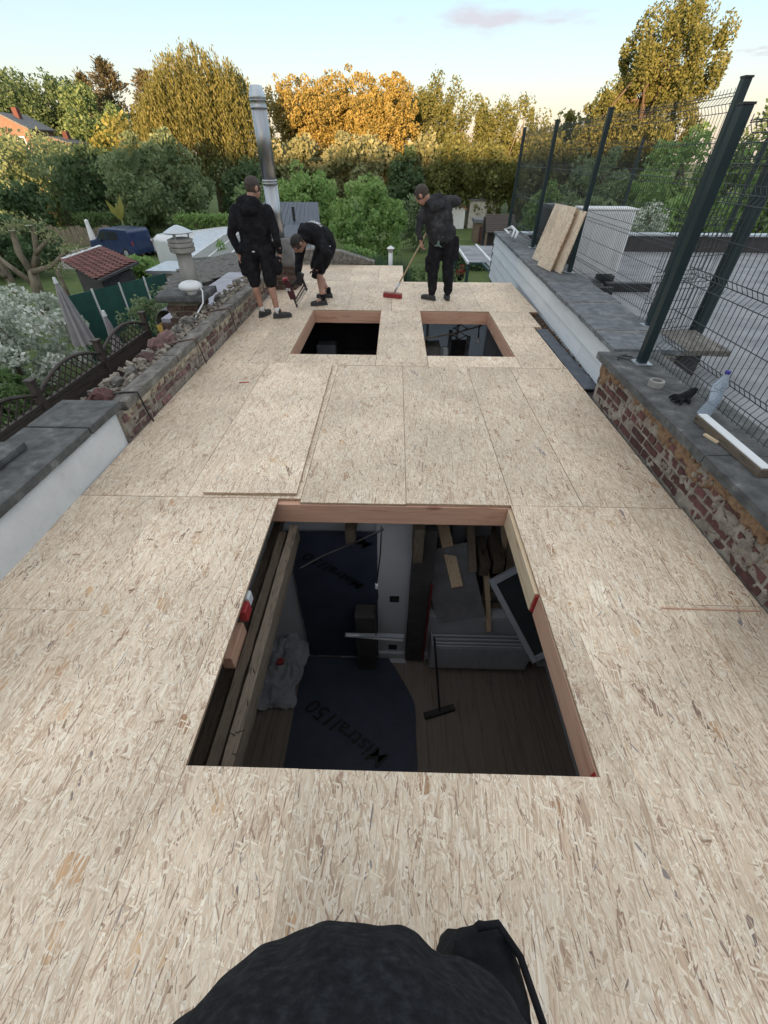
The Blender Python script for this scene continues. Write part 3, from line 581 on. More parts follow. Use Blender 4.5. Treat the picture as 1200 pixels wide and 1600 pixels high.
# ================================================================== THINGS ON THE RIGHT
def wire_panel(root,A,B,z0,z1,folds,out,pitch=.052,r=.0031,name='mesh_panel'):
    """welded wire panel from A to B (xy), with V folds pressed towards 'out'"""
    A=Vector((*A,0)); B=Vector((*B,0)); d=B-A; L=d.length; d.normalize(); o=Vector((*out,0)).normalized(); m=MB()
    prof=[(z0,0)]
    for zf in folds: prof+=[(zf-.05,0),(zf,.034),(zf+.05,0)]
    prof+=[(z1,0)]
    n=int(L/pitch)
    for i in range(n+1):
        p=A+d*(L*i/n); j=random.uniform(-.002,.002)
        m.tube([(p.x+o.x*e+d.x*j,p.y+o.y*e+d.y*j,z) for z,e in prof],r,4,cap=False)
    zs=[]
    for zf in folds: zs+=[(zf-.05,-.004),(zf,.039),(zf+.05,-.004)]
    prev=z0+.0
    mids=[(a+b)/2 for a,b in zip(folds[:-1],folds[1:])]
    zs+=[(q,-.005) for q in mids]+[(z0+.02,-.005),(z1-.03,-.005)]
    for z,e in zs: m.tube([tuple(A+o*e+Vector((0,0,z))),tuple((A+B)/2+o*e+Vector((0,0,z-.004))),tuple(B+o*e+Vector((0,0,z)))],r*1.15,4,cap=False)
    return m.build(name,M['wire'],root)
def post(root,x,y,z0,z1,s=.062,cap=True):
    p=MB().box(x-s/2,x+s/2,y-s/2,y+s/2,z0,z1).build('post',M['green_metal'],root,bevel=.004)
    MB().box(x-s/2-.004,x+s/2+.004,y-s/2-.004,y+s/2+.004,z1+.0005,z1+.014).build('post_cap',M['black_plastic'],p)
    MB().box(x-.07,x+.07,y-.07,y+.07,z0-.001,z0+.008).build('base_plate',M['zinc'],p)
    return p
fx=2.74
f1=empty('mesh_fence',(fx,8,.43),'dark green wire mesh fence with posts along the slate coping','fence')
PY=[4.78,7.5,9.85,12.25]
for y in PY: post(f1,fx,y,.43,2.285)
for a,b in zip(PY[:-1],PY[1:]): wire_panel(f1,(fx+.05,a+.03),(fx+.05,b-.03),.48,2.25,[.66,1.16,1.66,2.15],(-1,0),r=.0025)
f2=empty('mesh_fence',(2.2,2.5,.41),'near wire mesh fence with tall post standing on the brick wall coping','fence')
post(f2,2.2,3.73,.418,2.06,.07)
wire_panel(f2,(2.27,1.0),(2.27,3.72),.46,2.02,[.62,1.12,1.62,1.93],(1,0)); wire_panel(f2,(2.27,-.95),(2.27,.98),.46,2.02,[.62,1.12,1.62,1.93],(1,0))
post(f2,2.2,1.0-.02,.418,2.06,.07)
f3=empty('mesh_fence',(3.0,4.9,0),'short mesh fence return beside the concrete vent block on the felt roof','fence')
post(f3,3.52,5.15,RZ,1.95,.11); wire_panel(f3,(2.75,4.9),(3.45,5.1),.1,1.85,[.3,.8,1.3,1.75],(0,1)); wire_panel(f3,(2.72,4.98),(3.3,5.2),.15,1.8,[.35,.85,1.35],(0,1))
f4=empty('mesh_fence',(9,12.75,.4),'distant wire mesh fence along the far edge of the felt roof','fence')
for x in (5.55,8.3,11.0,13.7): post(f4,x,12.74,.365,2.15)
for a,b in ((2.9,5.5),(5.6,8.25),(8.35,10.95),(11.05,13.65)): wire_panel(f4,(a,12.74),(b,12.74),.5,2.1,[.68,1.18,1.68,2.05],(0,-1),pitch=.06,r=.0018)
# concrete vent block
vb=empty('vent_block',(3.05,4.75,RZ),'low concrete vent block with overhanging slab cap behind the near fence post','vent')
MB().rough(2.86,3.24,4.46,4.9,RZ,.26,step=.1,amp=.006,seed=3).build('body',M['felt_dark'],vb); MB().rough(2.74,3.42,4.34,5.02,.262,.325,step=.08,amp=.006,seed=6).build('slab',M['concrete_light'],vb)
# heat pump
HX,HY=-.40,-.42
hp=empty('heat_pump',(4.05+HX,9.3+HY,RZ),'white boxy heat pump unit with dark grille on the felt roof','heat pump')
MB().box(3.62+HX,4.52+HX,9.28+HY,9.72+HY,.16,1.12).build('casing',M['white_paint'],hp,bevel=.015)
MB().box(3.575+HX,3.614+HX,9.31+HY,9.69+HY,.2,1.05).build('side_grille',M['black_plastic'],hp)
for i in range(9): MB().box(3.56+HX,3.573+HX,9.33+HY,9.67+HY,.26+i*.085,.285+i*.085).build('grille_slat',M['felt_dark'],hp)
for i in range(30): MB().box(3.645+i*.0287+HX,3.655+i*.0287+HX,9.268+HY,9.279+HY,.2,1.08).build('rib',M['white_paint'],hp)
MB().box(3.60+HX,4.54+HX,9.26+HY,9.74+HY,1.122,1.15).build('lid',M['white_paint'],hp,bevel=.006)
for q in (3.70,4.38): MB().box(q+HX,q+.06+HX,9.15+HY,9.85+HY,RZ,.155).build('foot',M['black_plastic'],hp)
tag(MB().box(3.75,4.55,8.32,8.46,RZ,.12).build('support_block',M['black_plastic'],None,(4.1,8.4,RZ),bevel=.01),'black rubber support block lying in front of the heat pump','block')
tag(MB().box(3.4,3.8,8.1,8.22,RZ,.09).box(3.56,3.68,8.221,8.55,RZ,.08).build('support_rail',M['black_plastic'],None,(3.6,8.2,RZ)),'short black rail beside the support block on the felt roof','rail')
tag(MB().lathe((3.15,10.4,RZ),[(.26,0),(.30,.5),(.30,1.05),(.24,1.12)],14).build('dark_barrel',M['black_plastic'],None,(3.15,10.4,RZ),smooth=True),'dark plastic barrel behind the leaning board offcuts','barrel')
# OSB offcuts leaning on the fence
def leaning(x,yc,w,h,lab,tilt,rz):
    o=MB().box(-.009,.009,-w/2,w/2,0,h).build('board_offcut',M['osb_v'],None,(x,yc,.432),bevel=.001,local=True); o.rotation_euler=(0,tilt,rz); tag(o,lab,'board','board offcuts on the slate coping'); return o
leaning(2.49,8.36,.58,.82,'farther leaning strand board offcut on the slate coping',.27,.16); leaning(2.42,7.80,.50,.84,'nearer leaning strand board offcut beside the fence post',.24,.14); leaning(2.55,7.55,.34,.80,'narrow strand board strip leaning behind the nearer offcut',.20,.14)
tag(MB().tube([(2.55,10.6,.5),(2.65,10.9,.56),(2.6,11.3,.62),(2.5,11.5,.55),(2.55,11.2,.5)],.03,8).tube([(2.5,10.7,.5),(2.6,11.0,.6),(2.7,11.4,.56)],.02,8).build('bundled_sheet',M['white_plastic'],None,(2.6,11,.48),smooth=True),'crumpled pale plastic bundle on the far end of the slate coping','sheet')
# small things on the near coping
cz=.417
t=MB()
prof=[(.036,0),(.055,0),(.057,.006),(.057,.046),(.055,.05),(.036,.05),(.036,0)]
n=28
for r,z in prof[:-1]:
    for k in range(n): a=2*math.pi*k/n; t.v.append((2.09+r*math.cos(a),3.23+r*math.sin(a),cz+z))
for i in range(6):
    for k in range(n): k2=(k+1)%n; i2=(i+1)%6; t.f.append((i*n+k,i*n+k2,i2*n+k2,i2*n+k))
tag(t.build('tape_roll',M['pipe_grey'],None,(2.09,3.23,cz),smooth=False),'roll of grey tape on the concrete coping by the fence post','tape')
# glove: palm, cuff, five fingers in one mesh
def remesh(o,vox=.006,it=6,fac=.5):
    r=o.modifiers.new('remesh','REMESH'); r.mode='VOXEL'; r.voxel_size=vox; r.use_smooth_shade=True
    s=o.modifiers.new('smooth','SMOOTH'); s.iterations=it; s.factor=fac; return o
g=MB(); gx,gy=2.185,2.985
g.cap((gx+.03,gy+.02,cz+.03),(gx-.02,gy-.005,cz+.022),.036,.032); g.cap((gx+.085,gy+.05,cz+.055),(gx+.03,gy+.02,cz+.03),.026,.034)
for k,(a,l) in enumerate(((-.9,.075),(-.62,.085),(-.36,.085),(-.1,.07))):
    d=Vector((-math.cos(a)*.95,math.sin(a),0)); s=Vector((gx-.025+.012*k*0,gy-.03+.02*k,cz+.02)); mid=s+d*l*.55+Vector((0,0,.008)); g.cap(s,mid,.014,.0125,8); g.cap(mid,s+d*l+Vector((0,0,-.008)),.0125,.010,8)
g.cap((gx+.02,gy-.02,cz+.02),(gx+.0,gy-.075,cz+.016),.016,.012,8)
tag(remesh(g.build('work_glove',M['black_fabric'],None,(gx,gy,cz)),.005,4),'black work glove lying between the tape and the bottle','glove')
# water bottle
bo=empty('water_bottle',(2.19,2.72,cz),'crushed clear plastic water bottle with blue cap leaning on the fence','bottle')
m,nt,P,N,L=nodes('clear_plastic'); P.inputs['Base Color'].default_value=(.78,.88,1,1); P.inputs['Roughness'].default_value=.12; P.inputs['Transmission Weight'].default_value=.75; P.inputs['IOR'].default_value=1.25; M['bottle']=m
BM=Matrix.Rotation(.10,4,'Y')@Matrix.Rotation(-.12,4,'X')
bt=MB(); prof=[(.036,0),(.041,.006)]
for i in range(26):
    z=.012+i*.008; prof.append((.0405+(.0022 if i%2 else -.0012)-.006*math.exp(-((z-.11)/.035)**2),z))
prof+=[(.041,.225),(.037,.245),(.024,.275),(.0135,.292),(.0135,.302)]
bt.lathe((0,0,0),prof,28)
bt.v=[(x+.012*math.sin(z*17),y+.010*math.sin(z*13+1)+.006*math.sin(z*40),z) for x,y,z in bt.v]
bt.v=[tuple(BM@Vector(v)+Vector((2.19,2.72,cz))) for v in bt.v]
bt.build('body',M['bottle'],bo,smooth=True)
cM=BM; MB().lathe((2.19,2.72,cz),[(.016,.302),(.017,.304),(.017,.320),(.015,.323)],18,BM@Matrix.Translation((.012*math.sin(.3*17),.010*math.sin(.3*13+1)+.006*math.sin(12),0))).build('cap',mat('blue_cap',[(.3,(.03,.03,.25)),(.7,(.04,.04,.32))],5,.4,bump=0),bo,smooth=True)
pk=empty('timber_plank',(2.12,2.34,cz),'short brown timber with a white painted top on the concrete coping','timber')
MB().box(2.085,2.155,1.99,2.66,cz,cz+.05).build('timber',M['old_wood'],pk,bevel=.003); MB().box(2.092,2.150,2.0,2.655,cz+.051,cz+.056).build('white_strip',M['white_paint'],pk)
o=MB().box(-.011,.011,-.055,.055,0,.012).build('wood_chip',M['pine'],None,(2.065,2.41,cz+.001),local=True); o.rotation_euler=(0,0,.25); tag(o,'small pale wood offcut beside the white-topped timber','offcut')
o=MB().box(-.006,.006,-.025,.025,0,.006).build('wood_chip',M['old_wood'],None,(2.10,2.33,cz+.001),local=True); o.rotation_euler=(0,0,-.9); tag(o,'tiny brown splinter between pale offcut and white-topped timber','offcut')
tag(MB().tube([(2.02,3.78,cz+.01),(2.08,3.86,cz+.02),(2.16,3.82,cz+.02),(2.1,3.76,cz+.015),(2.03,3.83,cz+.012),(2.14,3.9,cz+.02)],.006,6).build('cable_coil',M['black_plastic'],None,(2.1,3.8,cz)),'small coil of dark cable at the foot of the near fence post','cable')

# ================================================================== THINGS ON THE LEFT ROOFS
def stack_bricks(root,x0,x1,y0,y1,z0,z1,bm):
    H,J,Lb=.062,.014,.2
    meX=[brick_mesh(Lb,.1,H,'brick') for _ in range(3)]; meY=[brick_mesh(.1,Lb,H,'brick') for _ in range(3)]
    for me in meX+meY: me.materials.append(bm)
    ro=wloc(root); z=z0+H/2; r=0
    while z<z1-H/2+.01:
        off=(r%2)*.1
        x=x0+off
        while x+.05<x1:
            for yy in (y0+.05,y1-.05):
                o=link_mesh('brick',random.choice(meX),None,root); o.location=(min(x+.1,x1-.1)-ro.x,yy-ro.y,z-ro.z); o.rotation_euler=(0,0,random.uniform(-.02,.02))
            x+=Lb+J
        y=y0+.1-off*.5
        while y+.1<y1-.05:
            for xx in (x0+.05,x1-.05):
                o=link_mesh('brick',random.choice(meY),None,root); o.location=(xx-ro.x,min(y+.1,y1-.12)-ro.y,z-ro.z); o.rotation_euler=(0,0,random.uniform(-.02,.02))
            y+=Lb+J
        z+=H+J; r+=1
cs=empty('chimney_stack',(-2.82,5.9,-.1),'squat brick chimney stack with a thick weathered concrete cap beside the parapet','chimney')
MB().box(-2.92,-2.56,5.78,6.14,-3.0,.375).build('mortar_core',M['mortar'],cs); stack_bricks(cs,-2.95,-2.53,5.75,6.17,-.5,.37,M['brick_brown'])
MB().rough(-3.02,-2.42,5.66,6.26,.378,.46,step=.03,amp=.008,scale=18,seed=4).build('cap_slab',M['concrete'],cs,smooth=True)
cp=empty('chimney_pipe',(-2.68,6.08,.46),'tall grey cement chimney pipe with conical metal cowl on the brick stack','chimney pipe')
MB().lathe((-2.68,6.08,.46),[(.10,0),(.096,.2),(.092,.42)],20).build('pipe',M['pipe_grey'],cp,smooth=True)
MB().lathe((-2.68,6.08,.46),[(.10,.40),(.15,.42),(.155,.46),(.135,.47),(.155,.48),(.155,.51),(.135,.52),(.15,.53),(.15,.55),(.10,.565)],22).build('collar',M['pipe_grey'],cp)
for a in (0.5,2.6,4.7): MB().bar((-2.68+.11*math.cos(a),6.08+.11*math.sin(a),1.015),(-2.68+.11*math.cos(a),6.08+.11*math.sin(a),1.09),.03,.008).build('bracket',M['zinc'],cp)
MB().lathe((-2.68,6.08,.46),[(.165,.615),(.17,.625),(.085,.67),(.02,.695),(.005,.696)],20).build('cowl',M['zinc'],cp,smooth=False)
da=empty('dome_antenna',(-2.56,5.76,.46),'white flattened dome on a short foot standing on the chimney cap','antenna')
MB().lathe((-2.56,5.76,.46),[(.06,0),(.065,.03),(.075,.05)],20).build('foot',M['white_plastic'],da,smooth=True)
MB().lathe((-2.56,5.76,.46),[(.08,.05),(.125,.062),(.145,.085),(.135,.115),(.10,.140),(.05,.155),(.008,.160)],24).build('dome',M['white_plastic'],da,smooth=True)
tag(MB().tube([(-2.44,5.74,.55),(-2.39,5.68,.52),(-2.385,5.6,.40),(-2.44,5.52,.32),(-2.46,5.44,.27)],.009,7).build('white_cable',M['white_plastic'],None,(-2.45,5.6,.4),smooth=True),'white cable hanging from the dome over the chimney cap','cable')
mf=empty('steel_flue',(-2.1,8.3,0),'tall shiny stainless steel flue on a cement-covered brick base','flue')
MB().rough(-2.33,-1.75,8.13,8.72,-.02,.38,step=.1,amp=.008,seed=8).build('brick_base',M['mortar'],mf); stack_bricks(mf,-2.36,-1.72,8.11,8.74,.0,.37,M['brick_brown'])
cb=MB(); cb.rough(-2.40,-1.68,8.09,8.76,.34,.74,step=.05,amp=.022,scale=7,seed=12); cb.v=[(-2.03+(x+2.03)*(1-.38*max(0,(z-.4)/.36)),8.41+(y-8.41)*(1-.38*max(0,(z-.4)/.36)),z) for x,y,z in cb.v]; cb.build('cement_cover',mat('cement_skin',[(.3,(.085,.08,.075)),(.6,(.17,.16,.155)),(.8,(.26,.25,.24))],7,.85,bump=.6,detail=8),mf,smooth=True)
pa,pb=Vector((-2.0,8.4,.70)),Vector((-2.03,8.4,2.46)); ax=(pb-pa); Lp=ax.length; AM=ax.to_track_quat('Z','Y').to_matrix().to_4x4()
def fl(name,prof,mt,smooth=True): return MB().lathe(pa,prof,28,AM).build(name,mt,mf,smooth=smooth)
fl('lower_pipe',[(.112,0),(.112,.76)],M['steel']); fl('upper_pipe',[(.112,.80),(.112,Lp)],M['steel'])
fl('band',[(.112,.755),(.120,.76),(.120,.775),(.115,.785),(.120,.795),(.120,.815),(.112,.82)],M['steel']); fl('band',[(.112,1.62),(.121,1.625),(.121,1.64),(.115,1.65),(.115,1.70),(.121,1.71),(.121,1.72)],M['steel'])
fl('band',[(.115,.0),(.125,.01),(.125,.03),(.115,.035)],M['steel'])
fl('cap',[(.116,1.722),(.116,1.75),(.112,1.77),(.092,1.84),(.09,1.845),(.09,1.86),(.06,1.87)],M['zinc'])
# small white vent pipe at the end of the deck
vp=empty('vent_pipe',(-.1,10.55,-.3),'thin white vent pipe with a pointed cap at the deck end','vent'); MB().lathe((-.1,10.55,-.3),[(.045,0),(.045,.56)],14).build('pipe',M['white_plastic'],vp,smooth=True); MB().lathe((-.1,10.55,-.3),[(.05,.52),(.05,.575),(.035,.58)],14).build('collar',M['pipe_grey'],vp); MB().lathe((-.1,10.55,-.3),[(.085,.59),(.085,.60),(.01,.645)],16).build('cap',M['white_plastic'],vp)
# end parapet with white coping, behind the bending man
ew=empty('end_parapet',(-1.3,10.6,-.1),'low brick end parapet with sloping pale coping behind the bending man','wall')
MB().rough(-2.5,-.6,10.45,10.7,-.6,.10,step=.1,amp=.008).build('mortar_core',M['mortar'],ew); MB().prism([(-2.52,.10),(-.45,.0),(-.45,.05),(-1.2,.25),(-2.52,.30)],-10.72,-10.43,Matrix(((1,0,0,0),(0,0,-1,0),(0,1,0,0),(0,0,0,1)))).build('coping',M['concrete_light'],ew)
V3=Vector
# ------------------------------------------------------------------ neighbours' roofs, left
def slope_roof(name,pts,th,matl,lab,cat,strips=0,smat=None,lines=None):
    """roof plane through four corners (near-left, near-right, far-right, far-left)"""
    r=empty(name,pts[0],lab,cat); P4=[Vector(p) for p in pts]; nrm=(P4[1]-P4[0]).cross(P4[3]-P4[0]).normalized()
    if nrm.z<0: nrm=-nrm
    MB().add([p-nrm*th for p in P4]+P4,[(3,2,1,0),(4,5,6,7),(0,1,5,4),(1,2,6,5),(2,3,7,6),(3,0,4,7)]).build('roof_sheet',matl,r)
    for i in range(strips):
        t=(i+.5)/strips if lines is None else lines[i]; a=P4[0].lerp(P4[1],t)+nrm*.012; b=P4[3].lerp(P4[2],t)+nrm*.012
        MB().bar(a,b,.045,.02,nrm).build('batten',smat or matl,r)
    return r
M['lav_slab']=mat('pale_slab_roof',[(.3,(.26,.26,.30)),(.6,(.36,.36,.41)),(.8,(.30,.30,.33))],4,.8,bump=.2)
M['moss']=mat('mossy_tiles',[(.25,(.05,.05,.05)),(.5,(.13,.125,.115)),(.7,(.22,.215,.2)),(.85,(.09,.10,.07))],9,.95,bump=1,bscale=25,detail=8,bdist=.04)
sr=empty('slab_roof',(-3.0,7.2,-.05),'small pale lavender slab roof behind the chimney stack','roof')
for i in range(6):
    for j in range(2): MB().box(-3.5+j*.48+.006,-3.5+(j+1)*.48-.006,6.55+i*.55+.006,6.55+(i+1)*.55-.006,-.12,-.06+.003*((i+j)%2)).build('slab',M['lav_slab'],sr,bevel=.004)
MB().box(-3.48,-2.53,6.5,9.8,-3,-.125).build('wall',M['brick_brown'],sr)
mr=empty('mossy_roof',(-4.2,10.5,-.2),'grey mossy tiled roof strip with rough edge beyond the lavender slabs','roof')
QA,QB,QC,QD=V3((-4.9,9.35,-.40)),V3((-2.75,10.75,-.04)),V3((-3.2,13.3,.02)),V3((-5.5,12.1,-.36))
MB().add([p-V3((0,0,.03)) for p in (QA,QB,QC,QD)]+[p-V3((0,0,.14)) for p in (QA,QB,QC,QD)],[(0,1,2,3),(7,6,5,4),(0,4,5,1),(1,5,6,2),(2,6,7,3),(3,7,4,0)]).build('deck',M['felt_dark'],mr)
tl=brick_mesh(.26,.22,.03,'tile'); tl.materials.append(M['moss'])
for i in range(11):
    for j in range(13):
        u,v=(i+.5+.4*(j%2))/11.4,(j+.5)/13; p=QA.lerp(QB,u).lerp(QD.lerp(QC,u),v); o=link_mesh('tile',tl,None,mr); o.location=p+V3((0,0,random.uniform(0,.02)))-wloc(mr); o.rotation_euler=(random.uniform(-.06,.1),-.14+random.uniform(-.04,.04),.57+random.uniform(-.08,.08))
MB().prism([(-4.7,9.7),(-2.9,10.9),(-3.3,13.1),(-5.3,11.9)],-3,-.6).build('wall',M['brick_brown'],mr)
M['corr']=mat('grey_roof_sheet',[(.3,(.16,.17,.16)),(.6,(.24,.25,.24)),(.8,(.19,.20,.18))],2,.8,bump=.3,stretch=(1,8,1))
slope_roof('grey_shed_roof',[(-6.8,15.8,-.78),(-4.4,14.4,-.45),(-5.0,21.0,-.30),(-7.1,22.2,-.58)],.08,M['corr'],'long grey sheet roof with pale battens behind the standing man','roof',4,M['white_paint'],[.02,.35,.7,.98])
slope_roof('dark_metal_roof',[(-5.2,14.0,-.75),(-3.1,14.0,-.48),(-2.95,19.3,-.22),(-5.6,19.3,-.2)],.08,mat('dark_roof_sheet',[(.3,(.05,.065,.085)),(.7,(.075,.09,.115))],3,.6,bump=.2),'dark blue-grey metal roof in front of the ribbed roof','roof',3,M['felt_dark'])
o=slope_roof('ribbed_metal_roof',[(-5.9,19.5,-.55),(-2.95,19.5,-.55),(-3.35,22.2,.30),(-5.7,22.2,.30)],.08,mat('ribbed_sheet',[(.3,(.06,.08,.105)),(.7,(.09,.11,.14))],3,.55,bump=.2),'ribbed blue-grey roof with a thin dark flue, behind the bending man','roof',14)
MB().lathe((-4.15,20.6,-.3),[(.06,0),(.06,.55),(.07,.56)],12).build('flue',M['black_plastic'],o)
MB().box(-5.7,-3.2,14.2,21.9,-3,-.9).build('wall',M['room_wall'],o)
# ================================================================== IN THE ROOMS BELOW
def text_mesh(name,s,size,matl,parent,loc,rot,shear=.25,extr=.0006):
    cu=bpy.data.curves.new(name,'FONT'); cu.body=s; cu.size=size; cu.shear=shear; cu.extrude=extr; cu.offset=.006*size; cu.resolution_u=3
    tmp=bpy.data.objects.new('tmp',cu); COL.objects.link(tmp); dg=bpy.context.evaluated_depsgraph_get()
    me=bpy.data.meshes.new_from_object(tmp.evaluated_get(dg)); bpy.data.objects.remove(tmp); me.materials.clear(); me.materials.append(matl)
    o=link_mesh(name,me,None,parent); o.location=Vector(loc)-wloc(parent); o.rotation_euler=rot; return o
def sheet(name,poly,fn,matl,parent,res=.05):
    """grid sheet over the unit square mapped through fn(u,v)"""
    n=res; m=MB()
    for j in range(n+1):
        for i in range(n+1): m.v.append(tuple(fn(i/n,j/n)))
    for j in range(n):
        for i in range(n): a=j*(n+1)+i; m.f.append((a,a+1,a+n+2,a+n+1))
    return m.build(name,matl,parent,smooth=True)
mw=empty('membrane_sheet',(-.5,2.6,-2.6),'dark membrane with slanting lettering hung on the wall of the room below','membrane')
def f(u,v):
    z=-2.58+v*1.93; x=-.92+u*(.80)+(1-v)*(-.0) + (1-u)*(-.02)*v*0; x=(-.90-.0*v)+u*.79; 
    return (x,2.605+.012*nz((x,z,0),3,1)-.03*(1-v)**6,z)
sheet('sheet',None,f,M['membrane'],mw,24)
text_mesh('lettering','Mistral150',.155,M['membrane_ink'],mw,(-.22,2.584,-1.33),(R(90),R(-139),0))
text_mesh('lettering','Mistral150',.155,M['membrane_ink'],mw,(-.06,2.584,-.62-.08),(R(90),R(-139),0)) if False else text_mesh('lettering','Mi',.155,M['membrane_ink'],mw,(-.14,2.584,-.78),(R(90),R(-139),0))
mfl=empty('membrane_sheet',(-.35,1.6,-2.62),'dark membrane with slanting lettering spread over the floor below','membrane')
def f(u,v):
    y=.4+v*2.18; xr=.30-.30*max(0,(y-2.05)/.55)**1.2+.01*nz((y,0,0),6); x=-.97+u*(xr+.97)
    return (x,y,-2.622+.010*nz((x,y,0),2.2,4)+.004*nz((x,y,0),7,4)+.06*max(0,(u-.96)/.04)*max(0,math.sin(y*5))*.3)
sheet('sheet',None,f,M['membrane'],mfl,40)
text_mesh('lettering','Mistral150',.23,M['membrane_ink'],mfl,(.05,1.53,-2.604),(0,0,R(146)))
# radiator
rd=empty('panel_radiator',(1.0,2.5,-2.5),'pale panel radiator under the sill in the room below','radiator')
x0,x1=.47,1.50
MB().box(x0,x1,2.405,2.42,-2.50,-2.06).build('front_panel',M['radiator'],rd,bevel=.008)
for i in range(26): MB().box(x0+.03+i*.0385,x0+.05+i*.0385,2.396,2.403,-2.47,-2.09).build('rib',M['radiator'],rd,bevel=.003)
for k in range(3): MB().box(x0,x1,2.435+k*.045,2.455+k*.045,-2.50,-2.055).build('convector_panel',M['radiator'],rd,bevel=.005)
MB().box(x0-.012,x0-.002,2.405,2.57,-2.5,-2.05).build('side_cover',M['radiator'],rd); MB().box(x1+.002,x1+.012,2.405,2.57,-2.5,-2.05).build('side_cover',M['radiator'],rd)
MB().tube([(x0-.05,2.5,-2.62),(x0-.05,2.5,-2.47),(x0,2.5,-2.45)],.009,8).build('supply_pipe',M['zinc'],rd)
# sockets on the pier
for z,lab in ((-1.57,'upper black wall socket on the pale pier'),(-2.44,'lower black wall socket near the floor on the pier')):
    s=empty('wall_socket',(.06,2.615,z),lab,'socket'); MB().box(.01,.105,2.608,2.619,z-.045,z+.045).build('plate',M['black_plastic'],s,bevel=.004); MB().lathe((.057,2.606,z),[(.02,0),(.02,.004)],12,Matrix.Rotation(R(90),4,'X')).build('outlet',M['felt_dark'],s)
# dark door leaf standing in the niche
dl=empty('dark_door',(.30,2.56,-2.6),'narrow dark door leaf standing upright beside the radiator','door'); MB().box(.20,.40,2.52,2.60,-2.55,-.55).build('leaf',M['felt_dark'],dl,bevel=.004); MB().box(.385,.405,2.49,2.518,-2.5,-1.2).build('red_edge',mat('dark_red',[(.3,(.12,.015,.015)),(.7,(.18,.02,.02))],8,.6,bump=0),dl)
# cut joist ends hanging from the old ceiling
def stub(x,y,z0,z1,w,lab):
    o=MB().rough(x-w/2,x+w/2,y,y+.5,z0,z1,step=.05,amp=.008,scale=12,seed=x*9).build('joist_stub',M['old_wood'],None,(x,y,z0)); tag(o,lab,'timber','sawn-off joist ends'); return o
stub(-.32,2.40,-.62,-.44,.085,'sawn-off old joist end hanging in front of the wall membrane')
stub(.235,2.40,-.82,-.42,.09,'tall sawn-off joist end above the dark door leaf')
stub(.90,2.66,-1.25,-1.08,.10,'left of two old joist ends lying over the foil board'); stub(1.03,2.66,-1.22,-1.05,.10,'right of two old joist ends lying over the foil board')
# old joists under the left edge of the opening
o=MB().rough(-.715,-.655,.3,2.19,-.34,-.20,step=.06,amp=.005,scale=9,seed=1).build('old_joist',M['old_wood'],None,(-.68,1.2,-.2)); tag(o,'long old joist nearest the middle of the big opening','joist','old joists')
o=MB().rough(-.805,-.745,.3,2.19,-.42,-.27,step=.06,amp=.005,scale=9,seed=5).build('old_joist',M['old_wood'],None,(-.78,1.2,-.27)); tag(o,'second old joist just left of the nearest one under the opening','joist','old joists')
o=MB().rough(-.93,-.87,.3,2.6,-.52,-.42,step=.07,amp=.006,scale=9,seed=7).build('old_joist',M['old_wood'],None,(-.9,1.2,-.42)); tag(o,'lowest old joist, leftmost under the board edge','joist','old joists')
for k in range(8):
    yy=random.uniform(.65,2.1); MB().tube([(-.66+random.uniform(-.03,.01),yy,-.20),(-.66+random.uniform(-.05,.03),yy+random.uniform(-.02,.02),-.165)],.0022,5).build('nail',M['black_plastic'],bpy.data.objects['old_joist'])
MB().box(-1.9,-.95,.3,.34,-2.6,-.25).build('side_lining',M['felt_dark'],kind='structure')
o=MB().box(-.86,-.80,1.12,1.34,-.26,-.16).build('timber_block',M['beam_y'],None,(-.81,1.2,-.3),bevel=.003); tag(o,'short reddish timber block wedged beside the old joist','timber')
lv=empty('spirit_level',(-.80,1.4,-.15),'red and white tool end sticking out under the left board edge','tool'); MB().box(-.81,-.765,1.33,1.41,-.14,-.06).build('red_body',M['red_paint'],lv,bevel=.005); MB().box(-.815,-.77,1.415,1.48,-.13,-.05).build('white_end',M['white_plastic'],lv,bevel=.012)
# tube lamp on its cable
tl_=empty('tube_lamp',(-.13,2.2,-1.62),'bare tube lamp hanging on a thin cable in the room below','lamp'); MB().tube([(-.39,2.2,-1.585),(.14,2.2,-1.645)],.016,10).build('tube',M['white_plastic'],tl_,smooth=True); MB().box(-.40,.15,2.185,2.225,-1.60,-1.585).build('fitting',M['zinc'],tl_)
MB().tube([(-.06,2.19,-.2),(-.07,2.2,-.5),(-.10,2.2,-.85),(-.09,2.19,-1.0),(-.12,2.2,-1.2),(-.11,2.2,-1.58)],.006,6).build('cable',M['black_plastic'],tl_,smooth=True); MB().lathe((-.10,2.2,-.9),[(.012,0),(.014,.01),(.014,.05),(.01,.06)],10).build('connector',M['white_plastic'],tl_)
tag(MB().tube([(-.05,2.18,-.22),(-.25,2.25,-.42),(-.5,2.2,-.52),(-.64,2.0,-.45)],.009,6).build('old_cable',M['black_plastic'],None,(-.4,2.2,-.4),smooth=True),'black cable strung from the old joist across the wall membrane','cable')
